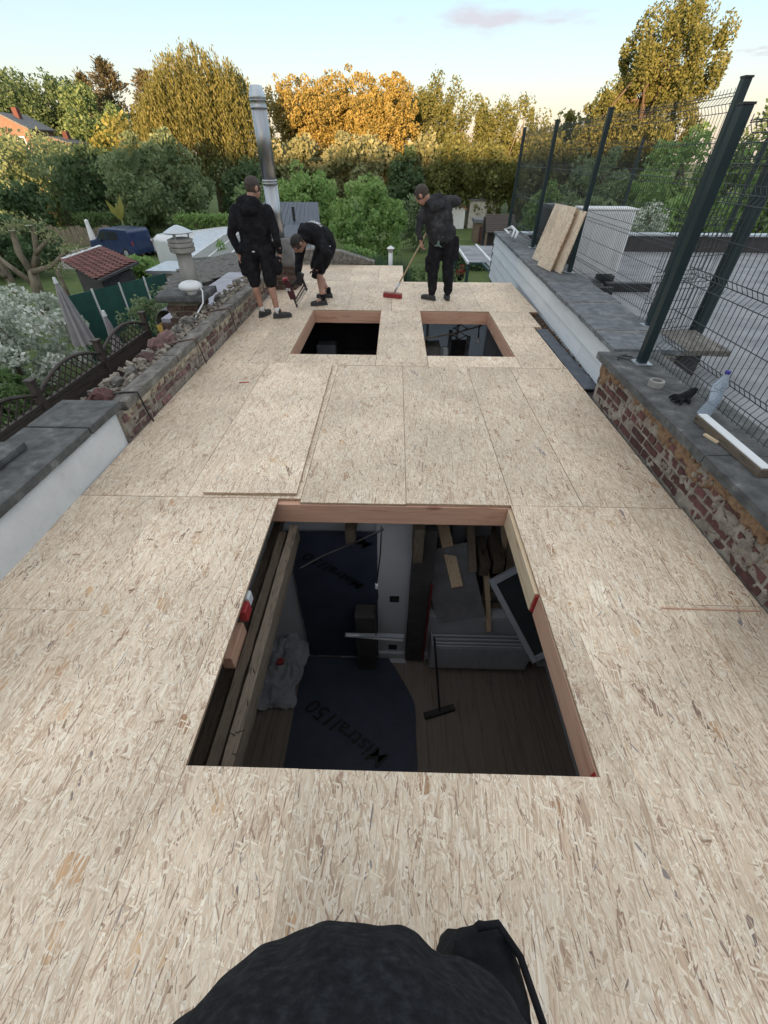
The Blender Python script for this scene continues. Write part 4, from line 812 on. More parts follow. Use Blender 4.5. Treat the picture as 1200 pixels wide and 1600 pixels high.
# pile in the niche
fb=empty('foil_board',(.62,2.7,-1.8),'large foil-faced insulation board leaning over the radiator sill','insulation'); Mx=Matrix.Translation((.63,2.70,-1.42))@Matrix.Rotation(R(-18),4,'Y')@Matrix.Rotation(R(-22),4,'X')
MB().box(-.24,.24,-.02,.02,-.40,.40,Mx).build('core',M['foam'],fb); MB().box(-.242,.242,-.026,-.0205,-.402,.402,Mx).build('foil_face',M['foil'],fb)
fb=empty('foil_board',(.85,3.0,-1.2),'smaller foil board with dark lettering standing at the back of the niche','insulation'); MB().box(.62,1.0,3.05,3.09,-1.7,-.75).build('core',M['foam'],fb); MB().box(.618,1.002,3.043,3.0495,-1.702,-.748).build('foil_face',M['foil'],fb); text_mesh('lettering','ecu',.12,M['membrane_ink'],fb,(.74,3.040,-1.18),(R(90),R(20),0))
fb=empty('foil_board',(1.1,2.8,-1.9),'crumpled foil insulation offcut with dark print at the back right','insulation'); Mx=Matrix.Translation((1.18,2.78,-1.66))@Matrix.Rotation(R(20),4,'Y')@Matrix.Rotation(R(-15),4,'X'); MB().rough(-.16,.16,-.02,.02,-.16,.16,step=.05,amp=.012,scale=9,M=Mx).build('board',M['foil'],fb)
def plank(a,b,w,t,lab,red=True):
    r=empty('timber_offcut',b,lab,'timber','timber offcuts in the niche'); a=Vector(a); b=Vector(b); d=(b-a).normalized()
    MB().bar(a,b,w,t,(0,-1,.4)).build('timber',M['pine_z'],r,bevel=.002)
    if red: MB().bar(b+d*.001,b+d*.006,w*.98,t*.96,(0,-1,.4)).build('painted_end',M['red_paint'],r)
plank((.49,3.05,-.85),(.66,2.62,-1.36),.11,.05,'pale timber plank with red end leaning across the niche')
plank((.94,2.82,-1.2),(1.05,2.56,-1.97),.05,.09,'upright timber offcut with dark red end beside the foil board')
plank((1.12,3.1,-.8),(1.2,2.9,-1.3),.12,.05,'pale timber plank standing at the back right of the niche',False)
ws=empty('window_sash',(1.3,2.35,-1.9),'grey window sash with ribbed glass leaning in the right corner below','window'); Mx=Matrix.Translation((1.38,2.36,-1.32))@Matrix.Rotation(R(-32),4,'Y')@Matrix.Rotation(R(-20),4,'X')@Matrix.Rotation(R(18),4,'Z')
for a in ((-.30,-.25,-.48,.48),(.25,.30,-.48,.48),(-.25,.25,-.48,-.43),(-.25,.25,.43,.48)): MB().box(a[0],a[1],-.025,.025,a[2],a[3],Mx).build('frame_bar',M['radiator'],ws,bevel=.004)
MB().box(-.249,.249,-.006,.006,-.429,.429,Mx).build('pane',M['glass'],ws)
for k,(a,b,w) in enumerate((((.75,3.1,-.7),(.78,2.62,-1.15),.07),((1.2,3.05,-.75),(1.12,2.6,-1.3),.08),((.55,2.75,-1.78),(1.25,2.68,-1.72),.06),((.62,2.66,-1.75),(1.1,2.72,-1.55),.05),((1.32,3.0,-.9),(1.42,2.55,-1.75),.07))):
    r=empty('old_lath',b,['old lath standing between the two joist ends','old dark board standing right of the joist ends','old lath lying lowest along the radiator sill','thin lath slanting over the radiator sill','dark board leaning behind the window sash'][k],'timber','old laths in the niche'); MB().bar(a,b,w,.035,(0,-1,.4)).build('timber',M['old_wood_z'],r)
# push broom of the room below
br=empty('floor_broom',(.55,1.97,-2.62),'black push broom standing on the laminate floor of the room below','broom'); Mx=Matrix.Translation((.55,1.97,-2.60))@Matrix.Rotation(R(18),4,'Z')
MB().box(-.165,.165,-.03,.03,-.025,.01,Mx).build('bristles',M['black_plastic'],br); MB().box(-.165,.165,-.028,.028,.0105,.03,Mx).build('head',M['felt_dark'],br); MB().tube([(.55,1.97,-2.57),(.47,2.40,-1.9)],.011,8).build('handle',M['black_plastic'],br)
# grey dust sheet with red things
ds=empty('dust_sheet',(-1.1,2.2,-2.6),'crumpled grey dust sheet in the left corner of the room below','sheet')
def f(u,v):
    x=-1.50+u*.52+.12*v; y=1.95+v*.68; return (x+.05*nz((u*3,v*3,0),1.5,2),y+.04*nz((u,v,5),4),-2.60+.30*v*(1-.7*abs(u-.55))+.14*abs(nz((u,v*1.3,0),4.2,7))+.05*nz((u,v,0),11,3))
sheet('sheet',None,f,M['cloth_grey'],ds,40)
tag(MB().rough(-1.20,-1.12,2.32,2.40,-2.42,-2.34,step=.04,amp=.02,scale=14,seed=3).build('red_bag',M['red_paint'],None,(-1.1,2.3,-2.4)),'small dark red bag lying on the dust sheet below','bag')
tag(MB().box(-.33,-.12,2.42,2.58,-2.6,-1.62).build('dark_crate',M['felt_dark'],None,(-.2,2.5,-2.6),bevel=.006),'tall dark narrow cabinet in front of the wall membrane','cabinet')
# far left room: boiler and shelf; far right room: wall, door grille, lamp, corrugated edge
bl=empty('wall_boiler',(-1.3,8.4,-1.4),'pale wall boiler dimly seen through the far left opening','boiler'); MB().box(-1.5,-1.12,8.2,8.49,-1.35,-.98).build('casing',M['radiator'],bl,bevel=.02); MB().box(-1.45,-1.35,8.19,8.3,-1.5,-1.352).build('pipe_cover',M['white_plastic'],bl); MB().box(-1.27,-1.17,8.19,8.3,-1.5,-1.352).build('pipe_cover',M['white_plastic'],bl)
tag(MB().box(-.95,-.1,8.3,8.48,-1.5,-1.1).box(-.95,-.1,8.1,8.29,-1.65,-1.52).build('shelf',M['felt_dark'],None,(-.5,8.4,-1.5)),'dark shelf on the back wall of the far left room','shelf')
gd=empty('grille_door',(1.2,8.0,-2.6),'dark door with diamond lattice grille seen through the far right opening','door')
MB().box(1.02,1.08,7.98,8.04,-2.6,-.62).box(1.36,1.42,7.98,8.04,-2.6,-.72).build('door_frame',M['slate'],gd)
for i in range(9):
    z=-1.5+i*.13; MB().bar((1.08,8.0,z),(1.36,8.0,z+.16),.012,.012).build('grille_bar',M['black_plastic'],gd); MB().bar((1.08,7.99,z+.16),(1.36,7.99,z),.012,.012).build('grille_bar',M['black_plastic'],gd)
MB().box(1.08,1.36,8.05,8.07,-2.6,-.8).build('panel',M['felt_dark'],gd)
m,nt,P,N,L=nodes('translucent_fill'); P.inputs['Base Color'].default_value=(.62,.66,.70,1); P.inputs['Roughness'].default_value=.6; P.inputs['Transmission Weight'].default_value=.0
tr_=N('BsdfTranslucent'); tr_.inputs[0].default_value=(.70,.74,.78,1); mx_=N('MixShader'); mx_.inputs[0].default_value=.55; L(P.outputs[0],mx_.inputs[1]); L(tr_.outputs[0],mx_.inputs[2]); L(mx_.outputs[0],nt.nodes['Material Output'].inputs[0]); M['frosted']=m
fd=empty('light_fill_panel',(.95,8.66,GZ),'added pale translucent panels letting light into the far right room','door')  # added translucent panels, pass daylight in to brighten this room
for i in range(3): MB().box(.065+i*.595,.065+(i+1)*.595-.012,8.64,8.66,GZ,-.425).build('pane',M['frosted'],fd); MB().box(.645+i*.595,.69+i*.595,8.60,8.638,GZ,-.425).build('frame_bar',M['radiator'],fd)
bu=empty('light_bulb',(1.45,7.4,-.6),'white bulb hanging in the far right room','lamp'); MB().ball((1.46,7.45,-.62),(.045,.045,.055),14,9).build('bulb',M['white_plastic'],bu,smooth=True); MB().tube([(1.46,7.45,-.56),(1.45,7.46,-.4),(1.5,7.47,-.2)],.012,8).build('cord',M['black_plastic'],bu)
tag(MB().tube([(.42,6.9,-.43),(1.0,7.2,-.42),(1.5,7.5,-.38)],.013,8).build('pole',M['old_wood_z'],None,(.9,7.2,-.42)),'thin pole lying across under the far right opening','pole')
cg=MB()
for i in range(40):
    x=.1+i*.048; cg.tube([(x,7.7,-.24),(x,8.55,-.30)],.026,6)
tag(cg.build('corrugated_sheet',M['felt_dark'],None,(1,8,-.27)),'dark corrugated sheet under the far right opening','sheet')
tag(MB().rough(.5,.85,7.5,7.9,-1.5,-.75,step=.1,amp=.02,seed=5).build('stacked_bags',M['pipe_grey'],None,(.7,7.7,-1.5),smooth=True),'grey stacked sacks in the far right room','sacks')
tag(MB().rough(.86,.96,7.4,7.5,-1.1,-.72,step=.03,amp=.012,seed=6).build('white_bag',M['white_plastic'],None,(.9,7.45,-1.1),smooth=True),'small white and green plastic bag in the far right room','bag')

# ================================================================== PEOPLE
def hand(m,wrist,d,n,s=1.0,curl=.5,side=1):
    """palm + five bent fingers; d = direction of the fingers, n = back-of-hand normal, side = thumb side"""
    d=Vector(d).normalized(); n=Vector(n).normalized(); t=d.cross(n).normalized()*side; w=Vector(wrist)
    for k in (-1,0,1): m.cap(w+d*.02*s+t*.02*k*s,w+d*.085*s+t*.025*k*s,.017*s,.016*s,7)
    for k,l in enumerate((.068,.078,.072,.056)):
        b=w+d*.088*s+t*(.031-.021*k)*s; a=curl; d1=(d*math.cos(a)-n*math.sin(a)); d2=(d*math.cos(a*2.1)-n*math.sin(a*2.1))
        p=b+d1*l*.55*s; m.cap(b,p,.0105*s,.0095*s,7); m.cap(p,p+d2*l*.5*s,.0095*s,.0085*s,7)
    b=w+d*.03*s+t*.032*s; p=b+(t*.7+d*.6-n*.2).normalized()*.042*s; m.cap(b,p,.0125*s,.011*s,7); m.cap(p,p+(d*.9+t*.15-n*.35).normalized()*.034*s,.011*s,.009*s,7)
def head(m,c,fwd,up,s=1.0):
    f_=Vector(fwd).normalized(); u=Vector(up); u=(u-f_*u.dot(f_)).normalized(); r=u.cross(f_).normalized()*-1; c=Vector(c)
    B=Matrix((r,f_,u)).transposed()
    m.ball(c+u*.02*s,(.074*s,.094*s,.088*s),14,10,B); m.ball(c-u*.045*s+f_*.025*s,(.058*s,.066*s,.062*s),12,8,B); m.cap(c-u*.085*s+f_*.055*s,c-u*.07*s+f_*.04*s,.022*s,.03*s)
    m.cap(c+f_*.088*s+u*.01*s,c+f_*.104*s-u*.022*s,.008*s,.014*s,7)                       # nose
    m.cap(c+f_*.082*s-u*.052*s-r*.018*s,c+f_*.082*s-u*.052*s+r*.018*s,.010*s,.010*s,7)       # mouth
    m.cap(c+f_*.076*s+u*.028*s-r*.04*s,c+f_*.076*s+u*.028*s+r*.04*s,.012*s,.012*s,7)         # brow
    for q in (-1,1):
        m.ball(c+r*q*.078*s-f_*.008*s-u*.008*s,(.011*s,.020*s,.032*s),8,6,B); m.ball(c+r*q*.030*s+f_*.080*s+u*.008*s,(.012*s,.010*s,.009*s),8,6,B)
    return B,r,f_,u
def hair(name,root,c,B,u,f_,s,matl,low=-.03):
    """cropped cut: dark hair on top, shaved stubble down to the nape and round the ears"""
    for nm,mt,lo,hi,gr in (('stubble',M['stubble'],low-.035,.035,.0006),(name,matl,.018,9,.002)):
        m=MB(); m.ball(Vector(c)+u*.021*s-f_*.004*s,((.0748+gr)*s,(.0948+gr)*s,(.0888+gr*2)*s),36,28,B); vs=m.v; keep=[]
        for fc in m.f:
            ct=sum((Vector(vs[i]) for i in fc),Vector())/len(fc)-Vector(c); a=ct.dot(u); b=ct.dot(f_); e=(b*.85 if b>0 else b*.12)+random.uniform(-.009,.009)
            if lo*s+e<a<hi*s+e: keep.append(fc)
        m.f=keep; o=m.build(nm,mt,root,smooth=True); sm=o.modifiers.new('solid','SOLIDIFY'); sm.thickness=.002; sm.offset=-1
    return o
def shoe(root,heel,toe,s=1.0,up=(0,0,1)):
    h=Vector(heel); t=Vector(toe); d=(t-h).normalized(); m=MB(); z=Vector((0,0,1))
    m.cap(h+z*.045*s,h+d*.10*s+z*.05*s,.043*s,.046*s,12); m.cap(h+d*.09*s+z*.045*s,h+d*.215*s+z*.034*s,.046*s,.036*s,12); m.cap(h+d*.02*s+z*.06*s,h+d*.05*s+z*.105*s,.045*s,.045*s,12)
    o=remesh(m.build('shoe',M['shoe'],root),.009,4); x=d.cross(z)
    so=MB().prism([tuple((h+d*a*s+x*b*s).xy) for a,b in ((-.045,-.03),(.05,-.042),(.16,-.045),(.24,-.025),(.252,0),(.24,.025),(.16,.045),(.05,.042),(-.045,.03))],h.z,h.z+.022*s).build('sole',M['sole'],o,bevel=.004)
    so.parent=o; so.location=(0,0,0); return o
def torso(m,shL,shR,hpL,hpR,rs=.085,rc=.105,rh=.11,low=None):
    shL,shR,hpL,hpR=map(Vector,(shL,shR,hpL,hpR)); cS=(shL+shR)/2; cH=(hpL+hpR)/2
    iL=shL.lerp(cS,.42); iR=shR.lerp(cS,.42); dn=(cH-cS).normalized()
    m.cap(shL+dn*.01,cS-dn*.025,rs*.82,rs); m.cap(shR+dn*.01,cS-dn*.025,rs*.82,rs)
    for a,b in ((iL,hpL.lerp(cH,.25)),(iR,hpR.lerp(cH,.25)),(cS,cH)): m.cap(a+dn*.07,b-dn*.04,rc,rh,14)
    for q in (shL,shR): m.cap(q.lerp(cS,.1)+dn*.04,q.lerp(cS,.42)+dn*.18,rs*.8,rc*.9)
def limb(m,a,b,c,ra,rb,rc): m.cap(a,b,ra,rb,12); m.cap(b,c,rb,rc,12)
def wrinkle(o,amp,size):
    tx=bpy.data.textures.new('cloth_folds','CLOUDS'); tx.noise_scale=size; tx.noise_depth=2
    d=o.modifiers.new('folds','DISPLACE'); d.texture=tx; d.strength=amp*1.5; d.mid_level=.5; d.texture_coords='LOCAL'; return o
def V(*a): return Vector(a)

# --- man standing left, seen from behind, hoodie and shorts
def man_standing():
    s=.93; o0=V(-1.84,6.45,0)
    hc=V(-1.775,6.47,1.50); fw=V(.55,.8,-.22); shL=V(-2.03,6.44,1.285); shR=V(-1.61,6.41,1.275); hpL=V(-1.96,6.48,.80); hpR=V(-1.72,6.46,.80)
    elL=V(-2.13,6.40,1.02); haL=V(-2.085,6.44,.79); elR=V(-1.535,6.36,1.02); haR=V(-1.545,6.44,.80)
    knL=V(-1.955,6.47,.46); knR=V(-1.725,6.45,.46); anL=V(-1.93,6.50,.09); anR=V(-1.69,6.44,.09)
    m=MB(); B,r,f_,u=head(m,hc,fw,(0.05,.1,1),s*1.16); m.cap(hc-u*.05-f_*.015,V(-1.82,6.43,1.33),.055,.06); torso(m,shL,shR,hpL,hpR,.06,.08,.09)
    limb(m,shL,elL,haL,.05,.042,.028); limb(m,shR,elR,haR,.05,.042,.028); hand(m,haL,(0.05,.12,-1),(-1,.1,0),s,.35,-1); hand(m,haR,(.12,.1,-1),(1,.1,.1),s,.4,1)
    limb(m,hpL,knL,anL,.075,.055,.036); limb(m,hpR,knR,anR,.075,.055,.036)
    for k,a in ((knL,anL),(knR,anR)): m.cap(k+V(0,-.018,-.09),k.lerp(a,.5)+V(0,-.012,0),.046,.042)
    m.cap(anL,anL+V(.03,.08,-.04),.036,.03); m.cap(anR,anR+V(.09,.04,-.04),.036,.03)
    body=remesh(m.build('person',M['skin'],None,o0),.008,5); tag(body,'man in black hoodie and shorts standing with arms hanging, back to us','person')
    h=MB(); torso(h,shL,shR,hpL+V(0,0,.10),hpR+V(0,0,.10),.078,.105,.112); limb(h,shL,elL,haL+V(0,0,.035),.070,.056,.045); limb(h,shR,elR,haR+V(0,0,.035),.070,.056,.045)
    h.cap(V(-1.91,6.39,1.37),V(-1.74,6.37,1.36),.068,.066); h.cap(V(-1.90,6.35,1.30),V(-1.76,6.34,1.29),.062,.060); h.cap(V(-1.87,6.46,1.395),V(-1.77,6.48,1.39),.05,.05)
    hd=wrinkle(remesh(h.build('hoodie',M['black_fabric'],body),.012,6),.022,.09)
    t=MB(); t.cap(hpL+V(-.01,0,.06),hpR+V(.01,0,.06),.125,.125); limb(t,hpL+V(0,0,-.02),hpL.lerp(knL,.5),knL+V(0,0,.01),.118,.105,.088); limb(t,hpR+V(0,0,-.02),hpR.lerp(knR,.5),knR+V(0,0,.01),.118,.105,.088)
    t.cap(V(-1.565,6.42,.74),V(-1.585,6.43,.60),.05,.05); t.cap(V(-2.075,6.42,.70),V(-2.06,6.43,.58),.045,.045)
    wrinkle(remesh(t.build('shorts',M['black_fabric'],body),.012,4),.018,.07)
    hair('hair',body,hc,B,u,f_,s*1.16,M['hair_fade'],-.045)
    for a,d in ((anL,V(.35,.9,0)),(anR,V(.95,.35,0))):
        MB().lathe((a.x,a.y,.07),[(.042,0),(.041,.07),(.038,.075)],12).build('sock',M['sock'],body,smooth=True); d.normalize(); shoe(body,V(a.x,a.y,.002)-d*.03,V(a.x,a.y,.002)+d*.2,s)
    MB().cbox((-1.86,6.335,.845),(.035,.004,.014)).build('label_patch',M['print_white'],body)
man_standing()

# --- man bending with the nail gun
def man_bending():
    s=.93; o0=V(-1.15,7.4,0)
    hpN=V(-1.02,7.47,.76); hpF=V(-1.12,7.70,.76); shN=V(-1.14,7.12,.99); shF=V(-1.36,7.40,.97); hc=V(-1.405,7.06,.845); fw=V(-.45,-.30,-.85); 
    elN=V(-.99,7.0,.72); haN=V(-1.19,7.08,.50); elF=V(-1.44,7.22,.68); haF=V(-1.46,7.08,.40)
    knN=V(-1.17,7.27,.43); knF=V(-1.28,7.60,.43); anN=V(-1.13,7.17,.09); anF=V(-1.10,7.62,.09)
    m=MB(); B,r,f_,u=head(m,hc,fw,(-.65,-.55,.35),s*1.16); m.cap(hc-u*.07-f_*.03,(shN+shF)/2+V(.02,.02,.02),.055,.065)
    torso(m,shN,shF,hpN,hpF,.05,.06,.07); limb(m,shN,elN,haN,.05,.042,.028); limb(m,shF,elF,haF,.05,.042,.028); hand(m,haN,(-.35,.2,-.9),(-.2,-.9,-.1),s,.6,1); hand(m,haF,(-.15,-.35,-.9),(-.9,.1,.2),s,.95,1)
    limb(m,hpN,knN,anN,.075,.056,.036); limb(m,hpF,knF,anF,.075,.056,.036)
    for k,a in ((knN,anN),(knF,anF)): m.cap(k+V(.025,.01,-.09),k.lerp(a,.5)+V(.02,.01,0),.046,.042)
    m.cap(anN,anN+V(-.09,-.04,-.04),.036,.03); m.cap(anF,anF+V(-.09,-.02,-.04),.036,.03)
    body=remesh(m.build('person',M['skin'],None,o0),.008,5); tag(body,'man in black hoodie with white back print bending down to a nail gun','person')
    h=MB(); torso(h,shN,shF,hpN+V(-.0,-.0,.05),hpF+V(-.0,-.0,.05),.095,.135,.14); mid=(shN+shF+hpN+hpF)/4; h.ball(mid+V(0,0,.05),(.19,.25,.12),12,8)
    limb(h,shN,elN,haN+V(.02,-.01,.05),.092,.080,.052); limb(h,shF,elF,haF+V(0,.02,.05),.088,.068,.05); h.cap(V(-1.27,7.16,.98),V(-1.36,7.26,.97),.07,.07); h.cap(hc+V(.10,.07,.03),hc+V(.06,.16,.05),.06,.06); h.cap((shN+shF)/2+V(.02,.02,.01),(shN+shF)/2+(hc-(shN+shF)/2)*.5+V(.03,.03,0),.095,.08); h.cap((shN+shF)/2+V(-.02,-.04,-.08),shN+V(-.03,.02,-.06),.085,.08)
    hd=wrinkle(remesh(h.build('hoodie',M['black_fabric'],body),.012,6),.026,.09)
    t=MB(); t.cap(hpN,hpF,.125,.125); limb(t,hpN,hpN.lerp(knN,.5),knN+V(.01,.02,.04),.118,.108,.09); limb(t,hpF,hpF.lerp(knF,.5),knF+V(.01,.02,.04),.118,.108,.09); wrinkle(remesh(t.build('shorts',M['black_fabric'],body),.012,4),.018,.07)
    g=MB(); hand(g,haN,(-.35,.2,-.9),(-.2,-.9,-.1),s*1.12,.6,1); g.cap(haN+V(.01,0,.02),haN+V(-.02,.01,-.03),.036,.034); remesh(g.build('glove',M['black_fabric'],body),.006,3)
    hair('hair',body,hc,B,u,f_,s*1.16,M['hair'],-.04)
    for a,d in ((anN,V(-.93,-.35,0)),(anF,V(-.98,-.12,0))): d.normalize(); MB().lathe((a.x,a.y,.07),[(.045,0),(.044,.08),(.04,.085)],12).build('sock',M['black_fabric'],body,smooth=True); shoe(body,V(a.x,a.y,.002)-d*.03,V(a.x,a.y,.002)+d*.2,s)
    # white print over the upper back: strokes laid onto the finished cloth
    from mathutils.bvhtree import BVHTree
    dg=bpy.context.evaluated_depsgraph_get(); dg.update(); bv=BVHTree.FromObject(hd,dg); off=wloc(hd); pr=MB()
    ax=(shN-shF); ax.z=0; ax.normalize(); bx=((hpN+hpF)/2-(shN+shF)/2); bx.z=0; bx.normalize(); c0=(shN+shF)/2+bx*.02+ax*.07
    def drop(p):
        h=bv.ray_cast(Vector((p.x,p.y,2))-off,Vector((0,0,-1))); return h[0]+off+V(0,0,.004) if h[0] else None
    def stroke(p,q,w):
        n=5; pts=[drop(p.lerp(q,i/n)) for i in range(n+1)]; pts=[x for x in pts if x]
        if len(pts)>1: pr.tube(pts,w,5)
    GL={'M':[(0,0,0,1),(0,1,.5,.4),(.5,.4,1,1),(1,1,1,0)],'I':[(.5,0,.5,1)],'T':[(.5,0,.5,1),(0,1,1,1)],'O':[(0,0,0,1),(0,1,1,1),(1,1,1,0),(1,0,0,0)],'R':[(0,0,0,1),(0,1,1,.8),(1,.8,0,.5),(0,.5,1,0)],'A':[(0,0,.5,1),(.5,1,1,0),(.2,.4,.8,.4)],'C':[(1,1,0,1),(0,1,0,0),(0,0,1,0)]}
    for row,(wd,off_,sz) in enumerate((('AMICO',.0,.045),('TORRICA',.075,.034))):
        n=len(wd)
        for k,chx in enumerate(wd):
            t=(k-(n-1)/2); o_=c0-ax*t*sz*1.35+bx*(off_+ (t/n)**2*.10)
            for (x0,y0,x1,y1) in GL[chx]: stroke(o_-ax*(x0-.5)*sz-bx*(y0-.5)*sz*1.3,o_-ax*(x1-.5)*sz-bx*(y1-.5)*sz*1.3,.0050)
    pr.build('back_print',M['print_white'],body)
    MB().cbox(elN+V(.055,.01,.10),(.006,.05,.012)).build('sleeve_print',M['print_white'],body)
man_bending()
ng=empty('nail_gun',(-1.5,7.02,0),'dark red cordless nail gun held nose down against the deck','nail gun')
tip=V(-1.515,7.01,.005); A=Matrix.Translation(tip)@Matrix.Rotation(R(-14),4,'Y')@Matrix.Rotation(R(8),4,'X')
MB().box(-.012,.012,-.015,.015,.0,.14,A).build('nose',M['black_plastic'],ng,bevel=.003)
MB().box(-.055,.035,-.042,.042,.13,.40,A).build('motor_body',mat('dark_red_body',[(.3,(.05,.012,.018)),(.7,(.09,.018,.026))],9,.5,bump=.1),ng,bevel=.02)
MB().box(-.06,.02,-.045,.045,.402,.44,A).build('end_cap',mat('red_cap',[(.3,(.22,.02,.03)),(.7,(.30,.03,.04))],9,.5,bump=.1),ng,bevel=.014)
MB().box(-.05,-.02,-.0455,-.043,.27,.31,A).box(-.015,.01,-.0455,-.043,.26,.30,A).build('side_print',M['print_white'],ng)
MB().bar(A@V(.03,0,.30),A@V(.17,-.0,.37),.042,.05).build('handle',M['black_plastic'],ng,bevel=.012)
MB().bar(A@V(.15,0,.30),A@V(.24,0,.44),.085,.075).build('battery',M['black_plastic'],ng,bevel=.008)
MB().bar(A@V(.0,0,.06),A@V(.25,0,.25),.03,.028).build('magazine',M['steel'],ng); MB().bar(A@V(.0,0,.10),A@V(.24,0,.29),.022,.018).build('magazine_rail',M['felt_dark'],ng); MB().bar(A@V(.02,0,.03),A@V(.26,0,.215),.02,.012).build('magazine_rail',M['zinc'],ng)
MB().bar(A@V(.235,0,.20),A@V(.23,0,.36),.03,.03).build('grip_strut',M['black_plastic'],ng)

# --- man sweeping
def man_sweeping():
    s=.93; o0=V(.74,7.52,0)
    hc=V(.365,7.36,1.40); fw=V(-.62,.45,-.62); shL=V(.395,7.40,1.21); shR=V(.76,7.53,1.325); hpL=V(.62,7.55,.76); hpR=V(.82,7.56,.76)
    elL=V(.335,7.40,.985); haL=V(.385,7.40,.845); elR=V(.90,7.62,1.31); haR=V(.66,7.78,1.20)
    knL=V(.60,7.53,.40); knR=V(.845,7.54,.40); anL=V(.615,7.54,.085); anR=V(.875,7.55,.085)
    m=MB(); B,r,f_,u=head(m,hc,fw,(-.35,-.05,1),s*1.16); m.cap(hc-u*.05-f_*.02,V(.50,7.44,1.25),.055,.06); torso(m,shL,shR,hpL,hpR,.055,.068,.07)
    limb(m,shL,elL,haL,.05,.042,.028); limb(m,shR,elR,haR,.05,.042,.028); hand(m,haL,(.12,.1,-1),(-.9,-.3,-.1),s,.75,-1); hand(m,haR,(-.8,.3,.3),(.2,.6,.5),s,.75,1)
    limb(m,hpL,knL,anL,.075,.055,.036); limb(m,hpR,knR,anR,.075,.055,.036); m.cap(anL,anL+V(-.08,.05,-.04),.036,.03); m.cap(anR,anR+V(-.01,.09,-.04),.036,.03)
    body=remesh(m.build('person',M['skin'],None,o0),.008,5); tag(body,'man in dusty black hoodie and long trousers sweeping with a broom','person')
    h=MB(); torso(h,shL,shR,hpL+V(-.01,-.0,.06),hpR+V(-.01,0,.06),.085,.112,.125); h.cap(V(.60,7.53,.93),V(.80,7.54,.93),.115,.115); limb(h,shL,elL,haL+V(-.01,0,.03),.07,.055,.042); limb(h,shR,elR,haR+V(.03,-.02,.01),.072,.062,.045)
    h.cap(V(.45,7.37,1.32),V(.60,7.41,1.36),.066,.066); h.cap(V(.53,7.33,1.26),V(.65,7.36,1.30),.062,.06); h.cap(V(.42,7.42,1.30),V(.47,7.46,1.31),.05,.05)
    wrinkle(remesh(h.build('hoodie',M['navy_fabric'],body),.012,6),.024,.09)
    t=MB(); t.cap(hpL+V(0,0,.06),hpR+V(0,0,.06),.118,.118); limb(t,hpL+V(0,0,-.02),knL,anL+V(0,0,.05),.112,.088,.068); limb(t,hpR+V(0,0,-.02),knR,anR+V(0,0,.05),.112,.086,.068)
    t.cap(V(.515,7.50,.60),V(.515,7.51,.45),.05,.045); t.cap(V(.93,7.55,.85),V(.945,7.55,.62),.045,.05)
    wrinkle(remesh(t.build('trousers',M['black_fabric'],body),.012,4),.020,.07)
    hair('hair',body,hc,B,u,f_,s*1.16,M['hair_fade'],-.045)
    g=MB(); gp=V(.645,7.425,.80)
    for k,a in enumerate((-.9,-.35,.1,.5,.9)): g.cap(gp,gp+V(math.sin(a)*.07,-.012,math.cos(a)*.03-.055 if k else -.02),.010,.009,7)
    g.cap(gp,gp+V(0,-.005,.03),.02,.02); remesh(g.build('tucked_glove',mat('grey_green_glove',[(.3,(.07,.13,.10)),(.7,(.16,.22,.19))],14,.9,bump=.2),body),.006,3)
    MB().cbox((.69,7.425,.90),(.035,.006,.012)).build('label_patch',M['print_white'],body)
    for a,d in ((anL,V(-.75,.5,0)),(anR,V(-.1,1,0))): d.normalize(); shoe(body,V(a.x,a.y,.002)-d*.03,V(a.x,a.y,.002)+d*.2,s)
man_sweeping()
pb_=empty('push_broom',(-.02,7.66,0),'long-handled push broom with dark red bristles held by the sweeping man','broom')
Mx=Matrix.Translation((-.03,7.66,.0))@Matrix.Rotation(R(-20),4,'Z')
MB().box(-.16,.16,-.032,.032,.002,.062,Mx).build('bristles',M['broom_red'],pb_,bevel=.006); MB().box(-.158,.158,-.028,.028,.0625,.085,Mx).build('head',mat('broom_block',[(.3,(.30,.16,.14)),(.7,(.38,.22,.19))],8,.6,bump=.1),pb_,bevel=.006)
hd_a=V(.0,7.66,.085); hd_b=V(.68,7.80,1.24); MB().tube([hd_a,hd_a.lerp(hd_b,.12)],[.02,.016],10).build('socket',M['zinc'],pb_,smooth=True); MB().tube([hd_a.lerp(hd_b,.1),hd_b],.0135,10).build('handle',M['handle'],pb_,smooth=True)

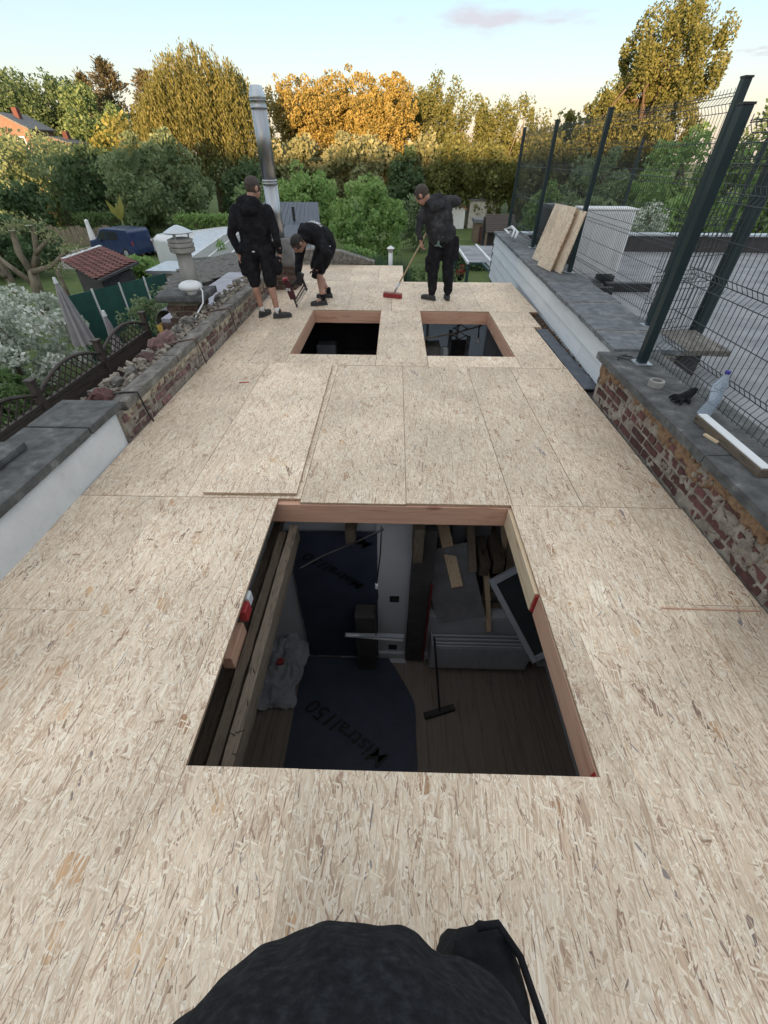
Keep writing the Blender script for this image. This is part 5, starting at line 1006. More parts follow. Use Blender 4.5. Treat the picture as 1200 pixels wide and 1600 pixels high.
# --- the photographer, standing below the camera
def photographer():
    o0=V(-.02,-.25,0)
    m=MB(); hc=V(-.02,-.36,1.62); B,r,f_,u=head(m,hc,(0,1,-.35),(0,.2,1)); m.cap(hc-u*.05,V(-.02,-.32,1.45),.06,.065); shL=V(-.21,-.30,1.40); shR=V(.17,-.30,1.40); hpL=V(-.12,-.24,.9); hpR=V(.08,-.24,.9)
    torso(m,shL,shR,hpL,hpR,.06,.09,.10); elL=V(-.34,-.28,1.24); elR=V(.30,-.28,1.24); haL=V(-.15,-.16,1.70); haR=V(.13,-.16,1.70); limb(m,shL,elL,haL,.055,.045,.03); limb(m,shR,elR,haR,.055,.045,.03)
    hand(m,haL,(.45,.35,.75),(-.5,-.1,.2),1,.5,1); hand(m,haR,(-.45,.35,.75),(.5,-.1,.2),1,.5,-1)
    for q,x in ((hpL,-.13),(hpR,.09)): limb(m,q,V(x,-.2,.48),V(x,-.25,.09),.08,.058,.038); m.cap(V(x,-.25,.09),V(x,-.16,.05),.038,.032)
    body=remesh(m.build('person',M['skin'],None,o0),.010,5); tag(body,'person in black fleece at the bottom edge, seen from above','person')
    # fleece: a loose tube of cloth over chest and belly with an open hem
    f_=MB(); n=96; rows=[(1.47,.10,.08,-.31),(1.43,.20,.11,-.28),(1.36,.195,.135,-.22),(1.27,.195,.15,-.165),(1.18,.205,.165,-.122),(1.10,.222,.172,-.108),(1.02,.242,.174,-.105),(.95,.258,.172,-.108),(.90,.252,.165,-.112)]
    for z,rx,ry,cy in rows:
        for k in range(n):
            a=2*math.pi*k/n; ca,sa=math.cos(a),math.sin(a); e=1+ .050*nz((ca*2,sa*2,z*5),1.6,3)+.035*nz((ca*5,sa*5,z*6),1.7,8)+.012*math.sin(7*a+z*14)-sum(q*math.exp(-(((a-a0)-(z-1.1)*sl)/.075)**2) for q,a0,sl in ((.035,1.15,.9),(.03,1.95,-1.2),(.04,2.55,.8),(.03,.62,-.7),(.02,1.5,.3)))
            f_.v.append((-.025+rx*ca*e,cy+ry*sa*e-.0*max(0,sa)*abs(ca)*2,z+.012*nz((ca*3,sa*3,0),1,5)))
    for i in range(len(rows)-1):
        for k in range(n): k2=(k+1)%n; f_.f.append((i*n+k2,i*n+k,(i+1)*n+k,(i+1)*n+k2))
    o=f_.build('fleece',M['fleece'],body,smooth=True); sd_=o.modifiers.new('sub','SUBSURF'); sd_.levels=2; sd_.render_levels=2; so=o.modifiers.new('solid','SOLIDIFY'); so.thickness=.008; wrinkle(o,.010,.10)
    a=MB(); limb(a,shL,elL,elL.lerp(haL,.85),.085,.07,.055); limb(a,shR,elR,elR.lerp(haR,.85),.085,.07,.055); a.cap(shL,shR,.08,.08); remesh(a.build('sleeves',M['black_fabric'],body),.012,5)
    t=MB(); t.cap(hpL,hpR,.12,.12); 
    for q,x in ((hpL,-.13),(hpR,.09)): limb(t,q,V(x,-.2,.48),V(x,-.25,.12),.11,.09,.075)
    wrinkle(remesh(t.build('trousers',M['black_fabric'],body),.012,4),.02,.07)
    po=MB(); po.rough(.10,.215,-.14,.085,.70,.86,step=.03,amp=.015,scale=9,seed=3); p=wrinkle(remesh(po.build('tool_pouch',M['black_fabric'],body),.006,5),.012,.04)
    MB().tube([(.15,.08,.87),(.185,.085,.865),(.215,.05,.855),(.235,-.02,.85),(.245,-.10,.82)],.006,8).build('pouch_strap',M['black_fabric'],p,smooth=True)
    hair('hair',body,hc,B,u,Vector((0,1,-.35)).normalized(),1,M['hair'])
    for x in (-.13,.09): shoe(body,V(x,-.29,.002),V(x,-.05,.002))
    ph=MB().box(-.04,.04,-.034,-.026,1.735,1.89).build('phone',M['black_plastic'],body)
photographer()
o=MB().box(-.25,.25,-.003,.003,0,.004).build('wood_strip',M['beam'],None,(1.68,1.372,.0015),local=True); o.rotation_euler=(0,0,-.012); tag(o,'long thin reddish wood strip lying on the deck at right','strip')
o=MB().box(-.05,.05,-.006,.006,0,.006).build('wood_strip',M['red_paint'],None,(-1.55,4.15,.001),local=True); o.rotation_euler=(0,0,.2); tag(o,'small reddish stick lying on the deck near the left parapet','strip')
# chips and splinters on the deck
ch=MB()
for k in range(240):
    x=random.uniform(-2.1,1.9); y=random.uniform(-.2,8.6)
    if -.85<x<.9 and .45<y<2.3 or (-1.3<x<1.55 and 4.9<y<7): continue
    s=random.uniform(.006,.02); ch.cbox((x,y,.0042),(s*random.uniform(.25,.5),s*random.uniform(1,2.6),.003),(0,0,random.uniform(0,6)),jit=.0008)
tag(ch.build('wood_splinters',M['osb_edge'],None,(0,3,0)),'small brown wood splinters scattered over the deck','splinters',kind='stuff')
# ================================================================== PLANTS
def leaves_mesh(name,C,size,matl,parent,aspect=.55,dirs=None,jit=.35,flat=None):
    """one mesh of leaf-shaped quads at points C (N,3)"""
    C=np.asarray(C,float); n=len(C); s=size*RNG.uniform(1-jit,1+jit,n)[:,None]
    if dirs is None: d=RNG.normal(size=(n,3))
    else: d=np.asarray(dirs,float)+RNG.normal(size=(n,3))*.35
    d/=np.linalg.norm(d,axis=1)[:,None]; q=RNG.normal(size=(n,3))
    if flat is not None: q=q*.6+np.array(flat)
    x=np.cross(d,q); x/=np.linalg.norm(x,axis=1)[:,None]+1e-9
    a=C-d*s*.5; b=C+x*s*aspect*.5+d*s*.05; c=C+d*s*.5; e=C-x*s*aspect*.5+d*s*.05
    o0=np.array(wloc(parent)) if parent else np.zeros(3)
    v=(np.stack([a,b,c,e],1).reshape(-1,3)-o0).astype(np.float32)
    me=bpy.data.meshes.new(name); me.vertices.add(4*n); me.vertices.foreach_set('co',v.ravel()); me.loops.add(4*n); me.loops.foreach_set('vertex_index',np.arange(4*n,dtype=np.int32))
    me.polygons.add(n); me.polygons.foreach_set('loop_start',np.arange(0,4*n,4,dtype=np.int32)); me.polygons.foreach_set('loop_total',np.full(n,4,dtype=np.int32)); me.update(calc_edges=True)
    return link_mesh(name,me,matl,parent)
def clump_points(c,r,n,K=40,cl=.30,shell=.55,low=-1.0,power=.5):
    """N points in K ragged clumps filling an ellipsoid (c, r)"""
    c=np.array(c,float); r=np.array(r,float); ks=[]
    while len(ks)<K:
        p=RNG.normal(size=3); p/=np.linalg.norm(p); p*=RNG.uniform(shell,1.0)**power if RNG.random()<.75 else RNG.uniform(0,.7)
        if p[2]>low: ks.append(p)
    ks=np.array(ks); w=RNG.uniform(.5,1.5,K); w/=w.sum(); cr=cl*RNG.uniform(.55,1.25,K); idx=RNG.choice(K,n,p=w)
    g=RNG.normal(size=(n,3)); g/=np.linalg.norm(g,axis=1)[:,None]; rad=RNG.uniform(.25,1,n)**.5
    P=ks[idx]*.86+g*(rad*cr[idx])[:,None]
    return c+P*r, c+ks*.8*r
def trunk_mesh(root,base,top,r,tips,matl=None,nl=9):
    m=MB(); b=Vector(base); t=Vector(top); k=5
    pts=[b.lerp(t,i/k)+Vector((random.uniform(-.4,.4)*r,random.uniform(-.4,.4)*r,0))*(i>0) for i in range(k+1)]; m.tube(pts,[r*(1.25-1.0*i/k) for i in range(k+1)],8)
    tips=list(tips); random.shuffle(tips)
    for p in tips[:nl]:
        p=Vector(p); s=b.lerp(t,random.uniform(.35,.95)); mid=s.lerp(p,.5)+Vector((0,0,.15*(p-s).length)); m.tube([s,mid,p],[r*.42,r*.24,r*.07],6)
    return m.build('trunk',matl or M['bark'],root,smooth=True)
def tree(name,label,x,y,ztop,w,fm,n=9000,leaf=.3,z0=None,bottom=.25,K=42,cl=.30,depth=None,cat='tree',group=None,bark=None,aspect=.6,nl=9,shell=.55,tr=None,flat=None):
    z0=terrain(x,y) if z0 is None else z0; H=ztop-z0; zb=z0+H*bottom; c=(x,y,(zb+ztop)/2); r=(w/2,(depth or w)/2,(ztop-zb)/2)
    root=empty(name,(x,y,z0),label,cat,group); P,tips=clump_points(c,r,n,K,cl,shell)
    P[:,2]=np.maximum(P[:,2],z0+.02)
    trunk_mesh(root,(x,y,z0-.05),(x,y,zb+(ztop-zb)*.8),tr or max(.05,H*.018),tips,bark,nl); leaves_mesh('crown',P,leaf,fm,root,aspect,flat=flat); return root
FM={}
FM['dark']=foliage('leaf_dark',[(0.056, 0.103, 0.053), (0.105, 0.173, 0.079), (0.158, 0.23, 0.109)])
FM['mid']=foliage('leaf_mid',[(0.104, 0.166, 0.074), (0.189, 0.28, 0.116), (0.281, 0.374, 0.163)])
FM['greygreen']=foliage('leaf_greygreen',[(0.129, 0.186, 0.096), (0.213, 0.285, 0.144), (0.328, 0.399, 0.213)])
FM['bright']=foliage('leaf_bright',[(0.135, 0.236, 0.079), (0.245, 0.388, 0.124), (0.393, 0.536, 0.198)])
FM['olive']=foliage('leaf_olive',[(0.099, 0.119, 0.04), (0.173, 0.191, 0.058), (0.255, 0.265, 0.092)])
FM['gold']=foliage('leaf_gold',[(0.166, 0.157, 0.051), (0.317, 0.257, 0.075), (0.45, 0.358, 0.124)],.3)
FM['willow']=foliage('leaf_willow',[(0.096, 0.11, 0.033), (0.161, 0.167, 0.048), (0.231, 0.219, 0.071)],.35)
FM['pale']=foliage('leaf_pale',[(0.163, 0.201, 0.092), (0.292, 0.311, 0.155), (0.474, 0.474, 0.274)])
FM['white']=foliage('leaf_blossom',[(0.135, 0.189, 0.108), (0.432, 0.486, 0.378), (0.743, 0.769, 0.702), (0.8, 0.8, 0.8)],.25)
FM['conifer']=foliage('leaf_conifer',[(0.063, 0.073, 0.041), (0.119, 0.113, 0.063), (0.182, 0.155, 0.092)])
FM['hedge']=foliage('leaf_hedge',[(0.074, 0.131, 0.051), (0.129, 0.211, 0.076), (0.195, 0.285, 0.112)])
FM['yellow']=foliage('leaf_yellow',[(0.181, 0.194, 0.045), (0.272, 0.272, 0.068), (0.375, 0.352, 0.113)])
# --- far trees
tree('broadleaf_tree','dark green tree at the far left edge of the skyline',-58,85,11.4,14,FM['dark'],13000,.42,cat='tree',group='trees on the left hillside',K=60,bottom=.05)
tree('broadleaf_tree','dark rounded tree second from the left on the skyline',-49,84,10.7,10,FM['dark'],11000,.42,group='trees on the left hillside',K=50,bottom=.05)
tree('broadleaf_tree','lower dark tree left of the brownish conifer',-41.5,77,8.9,8.5,FM['mid'],9000,.4,group='trees on the left hillside',K=50,bottom=.05)
def conifer(x,y,ztop,w,label):
    z0=terrain(x,y); root=empty('pine_tree',(x,y,z0),label,'tree'); H=ztop-z0; P=[]; D=[]
    for i in range(26):
        t=.25+.75*i/25; z=z0+H*t; L=w*.5*(1-t)**.6*random.uniform(.55,1.15)+.4
        for k in range(5):
            a=random.uniform(0,6.28); m=np.linspace(.2,1,26)[:,None]; d=np.array([math.cos(a),math.sin(a),.25]); P.append(np.array([x,y,z])+d*m*L+RNG.normal(size=(26,3))*.28); D.append(np.repeat([[math.cos(a),math.sin(a),.6]],26,0))
    MB().tube([(x,y,z0),(x,y,z0+H*.5),(x,y,ztop-.2)],[.35,.22,.04],8).build('trunk',M['bark'],root); leaves_mesh('crown',np.concatenate(P),.55,FM['conifer'],root,.35,np.concatenate(D))
conifer(-41.5,84,11.6,9,'brownish pine with ragged top behind the willow on the left'); conifer(-37,86,10.6,8,'second brownish pine just left of the willow'); conifer(-46,86,10.4,7,'third ragged pine between the dark trees on the left')
def willow(x,y,ztop,w,label):
    z0=terrain(x,y); root=empty('willow_tree',(x,y,z0),label,'tree'); P=[];D=[]; tips=[]
    ns=640
    for i in range(ns):
        a=random.uniform(0,6.283); rr=w*.5*math.sqrt(random.random())*random.uniform(.8,1.08); h=ztop-(rr/(w*.5))**2.1*3.2-random.uniform(0,2.6)*random.random()-1.3*abs(math.sin(a*2.3+rr*.7))*random.random()
        sx,sy=x+rr*math.cos(a),y+rr*math.sin(a)*.8; L=random.uniform(2.6,7.2)*(0.7+.6*rr/(w*.5)); L=min(L,h-z0-random.uniform(.6,3.0)); k=int(L/.13)+2; t=np.linspace(0,1,k)[:,None]
        out=np.array([math.cos(a),math.sin(a),0])*(.5+.3*random.random()); lean=np.array([.35,0,0])*random.uniform(-.3,.8)
        arch=np.sin(np.minimum(t*3.0,1.57))
        p=np.array([sx,sy,h])+out*arch*.9+lean*t-np.array([0,0,1])*(t**1.25)*L+RNG.normal(size=(k,3))*.08
        P.append(p); D.append(np.repeat([[.12,0,-1.0]],k,0)); 
        if i%16==0: tips.append((sx,sy,h-.2))
    P=np.concatenate(P); D=np.concatenate(D); P2=P+RNG.normal(size=P.shape)*.13
    m=trunk_mesh(root,(x,y,z0-.1),(x+.3,y,ztop-3),.42,tips,M['bark_pale'],26); leaves_mesh('crown',np.concatenate([P,P2]),.27,FM['willow'],root,.32,np.concatenate([D,D]))
willow(-16.3,48,8.6,10.2,'big weeping willow left of the steel flue')
tree('willow_shrub','yellow-green bushy tree glowing low in front of the willow',-28.5,57,4.9,9,FM['yellow'],6000,.4,bottom=.0,group=None)
tree('willow_shrub','small yellow-green bush right under the willow',-24.5,54,5.6,6,FM['willow'],4500,.38,bottom=.0)
# golden poplars: upright ragged trees with sky between the sprays
def poplar(x,y,ztop,w,label,fm,n=6500,leaf=.42,group='golden trees in the centre',stems=6,bottom=.12,lean=0):
    z0=terrain(x,y); root=empty('poplar_tree',(x,y,z0),label,'tree',group); H=ztop-z0; m=MB(); P=[]
    m.tube([(x,y,z0-.1),(x,y,z0+H*.35),(x+lean*.4,y,z0+H*.7)],[.22,.17,.08],8)
    for s in range(stems):
        a=6.283*s/stems+random.uniform(-.4,.4); R_=w*.5*random.uniform(.35,.95); hx=random.uniform(.78,1.0); b=Vector((x,y,z0+H*random.uniform(.12,.38))); e=Vector((x+math.cos(a)*R_+lean,y+math.sin(a)*R_*.8,z0+H*hx)); mid=b.lerp(e,.45)+Vector((math.cos(a),math.sin(a),0))*R_*.25
        m.tube([b,mid,e],[.10,.06,.012],6); k=int(n/stems/9)
        for j in range(9):
            t=(j+1.2)/9.6; c=(b.lerp(mid,t/.5) if t<.5 else mid.lerp(e,(t-.5)/.5)); rr=(w*.17*(1.3-t)+.16)*random.uniform(.6,1.3); off=Vector((random.uniform(-1,1),random.uniform(-1,1),random.uniform(-.4,.6)))*w*.10*(1.3-t)
            P.append(np.array(c+off)+RNG.normal(size=(k,3))*np.array([rr,rr,rr*.85])*.55)
    # lower skirt
    P.append(np.array([x,y,z0+H*.34])+RNG.normal(size=(n//3,3))*np.array([w*.24,w*.22,H*.15])); P=np.concatenate(P); P[:,2]=np.clip(P[:,2],z0+.2,ztop+.1)
    m.build('trunk',M['bark_pale'],root,smooth=True); leaves_mesh('crown',P,leaf,fm,root,.75)
def golden(x,y,zt,w,label,n,dense):
    z0=terrain(x,y); root=empty('poplar_tree',(x,y,z0),label,'tree','golden trees in the centre'); H=zt-z0
    P,t1=clump_points((x,y,z0+H*.68),(w*.55,w*.5,H*.31),n,210,.14,.1); P2,t2=clump_points((x,y,z0+H*.42),(w*.5,w*.5,H*.34),int(n*dense),90,.2,.3)
    m=MB(); m.tube([(x,y,z0),(x+.1,y,z0+H*.4),(x,y,z0+H*.8)],[.2,.15,.05],7)
    for k in range(26):
        p=Vector(t1[k]); s=Vector((x,y,z0+H*random.uniform(.15,.6))); m.tube([s,s.lerp(p,.5)+Vector((0,0,.3)),p+Vector((0,0,.4))],[.07,.045,.01],5)
    m.build('trunk',M['bark_pale'],root,smooth=True); leaves_mesh('crown',np.concatenate([P,P2]),.21,FM['gold'],root,.75)
golden(-10.2,58,8.6,7.6,'golden tree just right of the steel flue',15000,.5); golden(-5.6,58,9.3,9.0,'tallest golden tree in the centre of the skyline',19000,.5); golden(-1.1,54,8.2,6.6,'dense orange-gold tree above the sweeping man',17000,.8)
tree('hawthorn_tree','low pale-leaved tree under the golden trees on the left',-8.6,49,3.8,7,FM['pale'],6500,.36,bottom=.05,group='pale trees under the golden ones',K=60,cl=.24)
tree('hawthorn_tree','low pale-leaved tree under the golden trees in the centre',-3.4,48,3.9,7.5,FM['pale'],7500,.36,bottom=.05,group='pale trees under the golden ones',K=60,cl=.24)
tree('hawthorn_tree','small pale tree right above the sweeping man',2.6,50,3.6,4.6,FM['pale'],4000,.34,bottom=.05,group='pale trees under the golden ones',K=45,cl=.24)
def tall(x,y,zt,w,l,fm,n,leaf=.25): tree('birch_tree',l,x,y,zt,w,fm,int(n*1.7),leaf,bottom=.06,group='olive trees right of centre',K=70,cl=.24,shell=.4,bark=M['bark_pale'])
tall(2.6,60,9.2,6.6,'tall olive tree beside the orange-gold tree',FM['olive'],9000); tall(6.9,62,8.1,7.4,'second olive tree right of the golden trees',FM['olive'],9000); tall(10.2,61,7.0,6.2,'third olive tree, lower, right of centre',FM['olive'],7000); tall(13.2,60,6.9,6.4,'rightmost olive tree before the fence posts',FM['olive'],7000); tall(16.4,64,5.9,6.0,'low olive tree behind the first fence post',FM['olive'],6500)
for q,(x,y,zt,w,l,fm) in enumerate([(4.6,45,3.4,4.4,'olive shrub behind the white gabled shed',FM['olive']),(8.2,46,3.5,5.0,'olive shrub behind the flat-roofed pale shed',FM['olive']),(11.8,44,3.4,5.2,'olive shrub behind the first fence panel',FM['olive']),(.8,44,2.4,3.6,'dark shrub behind the head of the sweeping man',FM['dark']),(15.4,45,3.8,6,'olive shrub behind the second fence panel',FM['olive']),(19.5,48,4.5,6,'green shrub below the tall poplar on the right',FM['mid'])]):
    tree('tall_shrub',l,x,y,zt,w,fm,6000,.30,bottom=.0,K=60,cl=.25,cat='shrub',group='shrubs behind the sheds')
tree('broadleaf_tree','small round tree on the skyline left of the tall poplar',20.9,70,6.7,5.4,FM['olive'],4500,.4,bottom=.1); tree('broadleaf_tree','narrow tree on the skyline touching the tall poplar',23.6,66,7.1,4.4,FM['greygreen'],4000,.4,bottom=.1)
# big poplar on the right
def big_poplar(x,y,ztop,w,label):
    z0=terrain(x,y); root=empty('poplar_tree',(x,y,z0),label,'tree'); H=ztop-z0
    P,t1=clump_points((x+.4,y,z0+H*.62),(w*.50,w*.44,H*.41),42000,190,.15,.2); P2,t2=clump_points((x-2.8,y,z0+H*.42),(w*.30,w*.3,H*.26),15000,90,.17,.3)
    trunk_mesh(root,(x,y,z0-.1),(x+.3,y,z0+H*.85),.35,list(t1)+list(t2),M['bark'],24); leaves_mesh('crown',np.concatenate([P,P2]),.19,FM['olive'],root,.65)
big_poplar(17.9,42,10.2,9.2,'very tall loose-crowned poplar rising above the fence on the right')
for (x,y,zt,w,l,fm,lf) in [(12.6,33,2.4,5,'dark leafy shrub behind the heat pump',FM['greygreen'],.26),(15.5,30,3.4,5.5,'bright green shrub behind the paired fence posts',FM['bright'],.26),(18.5,26,3.2,5,'bright green shrub at the right edge behind the fence',FM['bright'],.26),(21,31,4.6,6,'tall green shrub at the far right behind the fence',FM['mid'],.3),(14.2,24,.9,4,'low bright shrub beyond the roof edge',FM['bright'],.24),(10.0,27,.6,4,'small pale green shrub left of the heat pump',FM['greygreen'],.24),(8.9,32,.7,2.4,'slender pale green sapling by the dark hut',FM['bright'],.22)]:
    tree('garden_shrub',l,x,y,zt,w,fm,5500,lf,bottom=.0,cat='shrub',group='shrubs beyond the felt roof',K=55,cl=.26)
tree('blossom_shrub','small white flowering shrub beyond the roof edge, right',10.9,22,.55,1.6,FM['white'],1500,.14,bottom=.3,cat='shrub')
# --- shrubs left and middle
tree('willow_shrub','large grey-green willow shrub behind the parked van',-17.3,38.5,3.4,8.0,FM['greygreen'],15000,.27,bottom=-.02,K=110,cl=.20,cat='shrub'); 
tree('garden_shrub','dark green shrub at the left edge below the hill houses',-31.5,46,3.6,9.5,FM['greygreen'],6500,.34,bottom=-.02,cat='shrub',group='shrubs on the left'); tree('garden_shrub','dense dark green shrub left of the willow shrub',-25.2,43,2.6,6.5,FM['dark'],6500,.3,bottom=-.02,cat='shrub',group='shrubs on the left'); tree('garden_shrub','low dark shrub under the weeping willow',-11.8,43,1.5,5,FM['dark'],5000,.3,bottom=-.02,cat='shrub',group='shrubs on the left'); tree('garden_shrub','dark shrub at the left edge above the clipped hedge',-28,38,.6,5,FM['dark'],4000,.3,bottom=-.02,cat='shrub',group='shrubs on the left')
tree('garden_shrub','bright green shrub behind the ribbed metal roof',-5.4,30.5,1.5,4.6,FM['bright'],9000,.22,bottom=.0,cat='shrub',K=70,cl=.23,group='shrubs in the middle garden'); tree('garden_shrub','broad green shrub left of the sweeping man',-1.3,27,1.2,4.6,FM['bright'],10000,.21,bottom=.0,cat='shrub',K=80,cl=.22,group='shrubs in the middle garden'); tree('garden_shrub','dark green shrub between flue and ribbed roof',-8.6,33,.7,4,FM['mid'],5000,.24,bottom=.0,cat='shrub',group='shrubs in the middle garden'); tree('garden_shrub','pale thin shrub behind the sweeping man',1.6,33,.0,3.0,FM['greygreen'],3500,.2,bottom=.0,cat='shrub',group='shrubs in the middle garden')
tree('garden_shrub','low bright shrub in front of the lawn',-1.9,21,-1.1,3.2,FM['bright'],5000,.16,bottom=.0,cat='shrub',group='shrubs in the middle garden')
tree('garden_shrub','leafy shrub above the broom handle beside the lawn',.45,17.5,-1.2,1.9,FM['mid'],3000,.15,bottom=.0,cat='shrub',group='shrubs in the middle garden')
def hedge(label,x0,x1,y0,y1,z1,fm,n,leaf,name='clipped_hedge',rough=.10):
    root=empty(name,((x0+x1)/2,(y0+y1)/2,GZ),label,'hedge','clipped hedges'); dens=[]; A=[(x1-x0)*(y1-y0),(x1-x0)*(z1-GZ),(y1-y0)*(z1-GZ)]; tot=A[0]+A[1]+A[2]
    k=[int(n*a/tot) for a in A]; u=RNG.random
    P=[np.stack([x0+u(k[0])*(x1-x0),y0+u(k[0])*(y1-y0),np.full(k[0],z1)],1),np.stack([x0+u(k[1])*(x1-x0),np.full(k[1],y0),GZ+u(k[1])*(z1-GZ)],1),np.stack([np.where(u(k[2])<.5,x0,x1),y0+u(k[2])*(y1-y0),GZ+u(k[2])*(z1-GZ)],1)]
    P=np.concatenate(P); P+=RNG.normal(size=P.shape)*rough
    MB().box(x0+.12,x1-.12,y0+.12,y1-.12,GZ,z1-.12).build('branches',M['bark'],root); leaves_mesh('foliage',P,leaf,fm,root,.6); return root
hedge('long clipped hedge behind the picket fence, left',-31,-21,44,45.5,-1.0,FM['hedge'],6000,.20); hedge('lower rounded hedge in front of the long clipped one',-24.5,-19.3,38,39.3,-1.75,FM['hedge'],4500,.17); hedge('bright clipped hedge beside the parked van',-15.2,-11.0,34.6,35.6,-1.45,FM['bright'],5000,.16); hedge('short hedge under the weeping willow',-14.5,-10.5,43.5,44.6,-.9,FM['hedge'],3500,.2)
tree('conifer_hedge','big dark clipped conifer mound at the left edge',-19.6,23.8,-.25,6.4,FM['dark'],14000,.16,bottom=.0,depth=3.5,cat='hedge',K=120,cl=.16,shell=.75)
def blades(label,x0,x1,y0,y1,z0,z1,n,fm,w=.035):
    root=empty('sword_leaf_plant',((x0+x1)/2,(y0+y1)/2,z0),label,'plant','tall spiky plants beyond the deck end'); m=MB(); 
    for i in range(n):
        x=random.uniform(x0,x1); y=random.uniform(y0,y1); h=(z1-z0)*random.uniform(.7,1.05); a=random.uniform(0,6.28); l=random.uniform(0,.22); dx,dy=math.cos(a)*l,math.sin(a)*l; px,py=-math.sin(a)*w,math.cos(a)*w
        m.add([(x-px,y-py,z0),(x+px,y+py,z0),(x+dx*.4+px*.8,y+dy*.4+py*.8,z0+h*.6),(x+dx*.4-px*.8,y+dy*.4-py*.8,z0+h*.6),(x+dx,y+dy,z0+h)],[(0,1,2,3),(3,2,4)])
    m.build('foliage',fm,root); return root
FM['blade']=foliage('leaf_blade',[(0.038, 0.074, 0.046), (0.07, 0.123, 0.072), (0.116, 0.182, 0.104)],.2)
for i,(a,b) in enumerate(((-3.3,-2.2),(-2.25,-1.2),(-1.25,-.3),(-.35,.45))): blades(['row of spiky dark green leaves behind the bending man','second clump of spiky dark green leaves from the left','third clump of spiky leaves left of the white vent pipe','clump of spiky leaves right of the white vent pipe'][i],a,b,14.6,16.2,-2.9,-.35-.12*i,900,FM['blade'])
blades('low spiky border plants at the foot of the sweeping man',.4,2.4,15,16,-3,-1.7,700,FM['blade'],.03)
for i,(x,w) in enumerate(((3.3,1.5),(4.6,1.4))): hedge(['low dark border hedge left of the shed lawn','low dark border hedge right of the shed lawn'][i],x,x+w,26.5,27.1,-2.35,FM['dark'],1400,.14)
# --- garden next door, left
tree('blossom_shrub','large shrub covered in white blossom at the left edge',-9.6,10.3,-.35,4.4,FM['white'],16000,.105,bottom=.0,depth=3.4,cat='shrub',K=130,cl=.17,shell=.7,aspect=.65)
tree('laurel_bush','glossy dark green bush below the white blossom at the left edge',-8.4,8.1,-1.55,3.0,FM['hedge'],8000,.10,bottom=.0,depth=1.7,cat='shrub',K=80,cl=.2,shell=.7,aspect=.6)
for (x,y,zt,w,l,fm) in [(-6.7,12.6,-1.0,2.2,'feathery green shrub in front of the green screen',FM['greygreen']),(-5.6,12.3,-1.3,1.6,'reddish-green shrub left of the yellow tub',FM['mid']),(-4.7,10.6,-.45,1.3,'dark ivy bush beside the brick chimney stack',FM['dark']),(-4.9,11.6,-.3,1.2,'bright leafy bush behind the brick chimney stack',FM['bright']),(-7.2,11.4,-1.7,1.8,'low dark shrub between the closed parasols',FM['mid']),(-6.0,16.2,-.25,1.8,'leafy climber beside the grey sheet roof',FM['bright']),(-4.8,13.0,-.1,1.6,'leafy climber growing over the mossy roof edge',FM['bright'])]:
    tree('garden_shrub',l,x,y,zt,w,fm,3600,.10,bottom=.0,cat='shrub',group='shrubs in the garden next door',K=45,cl=.26)
# pollarded tree
pt=empty('pollarded_tree',(-12.6,16,GZ),'pollarded pale tree with stubby sprouting branches behind the white blossom','tree'); m=MB()
Y=16.0
segs=[([(-12.75,-3),(-12.55,-1.7),(-12.45,-1.2)],[.30,.24,.2]),([(-12.5,-1.4),(-12.55,-.7),(-12.50,-.1)],[.17,.14,.11]),([(-12.45,-1.2),(-12.1,-.75),(-11.95,-.35),(-11.85,.05)],[.17,.13,.11,.08]),([(-12.1,-.75),(-11.6,-.45),(-11.35,-.25)],[.10,.08,.07]),([(-12.4,-1.25),(-11.7,-1.1),(-11.1,-.75),(-10.9,-.65)],[.13,.10,.08,.06]),([(-12.6,-1.6),(-13.2,-1.0),(-13.7,-.6)],[.13,.10,.08]),([(-13.6,-3),(-13.45,-1.4),(-13.5,-.6),(-13.55,-.15)],[.2,.16,.13,.1]),([(-13.4,-1.4),(-14.2,-.9),(-14.6,-.3)],[.12,.09,.07]),([(-11.6,-2.9),(-11.5,-1.8),(-11.55,-1.2)],[.12,.10,.09])]
for pts,rs in segs: m.tube([(x,Y+random.uniform(-.15,.15),z) for x,z in pts],[q*.72 for q in rs],9)
m.build('trunk',M['bark_pale'],pt,smooth=True); P=[]
for (x,z) in ((-12.5,0),(-11.85,.12),(-11.3,-.2),(-10.85,-.6),(-13.55,-.1),(-13.7,-.5),(-14.6,-.2),(-11.55,-1.1)): P.append(np.array([x,Y,z])+RNG.normal(size=(110,3))*np.array([.2,.2,.12]))
leaves_mesh('sprouts',np.concatenate(P),.13,FM['pale'],pt,.4)
for (x,z) in ((-12.5,-.09),(-11.88,.05)): MB().lathe((x,Y,z),[(.1,0),(.095,.02)],10).build('cut_face',M['foam'],pt)
# banana plant
bp=empty('banana_plant',(-17.8,32.5,GZ),'banana plant with upright pale leaves behind the van','plant'); MB().tube([(-17.8,32.5,GZ),(-17.8,32.5,-1.4)],[.12,.07],8).build('stem',FM['pale'],bp)
for a,l,t in ((.2,1.5,.25),(2.2,1.1,.6),(3.4,1.3,.5),(5.0,.9,.8),(1.2,1.2,.35)):
    d=Vector((math.cos(a)*t,math.sin(a)*t,1)).normalized(); b=Vector((-17.8,32.5,-1.5)); x=d.cross(Vector((0,1,0))).normalized()*.2; e=b+d*l; mid=b+d*l*.55; MB().add([b,mid+x,e,mid-x],[(0,1,2,3)]).build('leaf',FM['yellow'],bp)

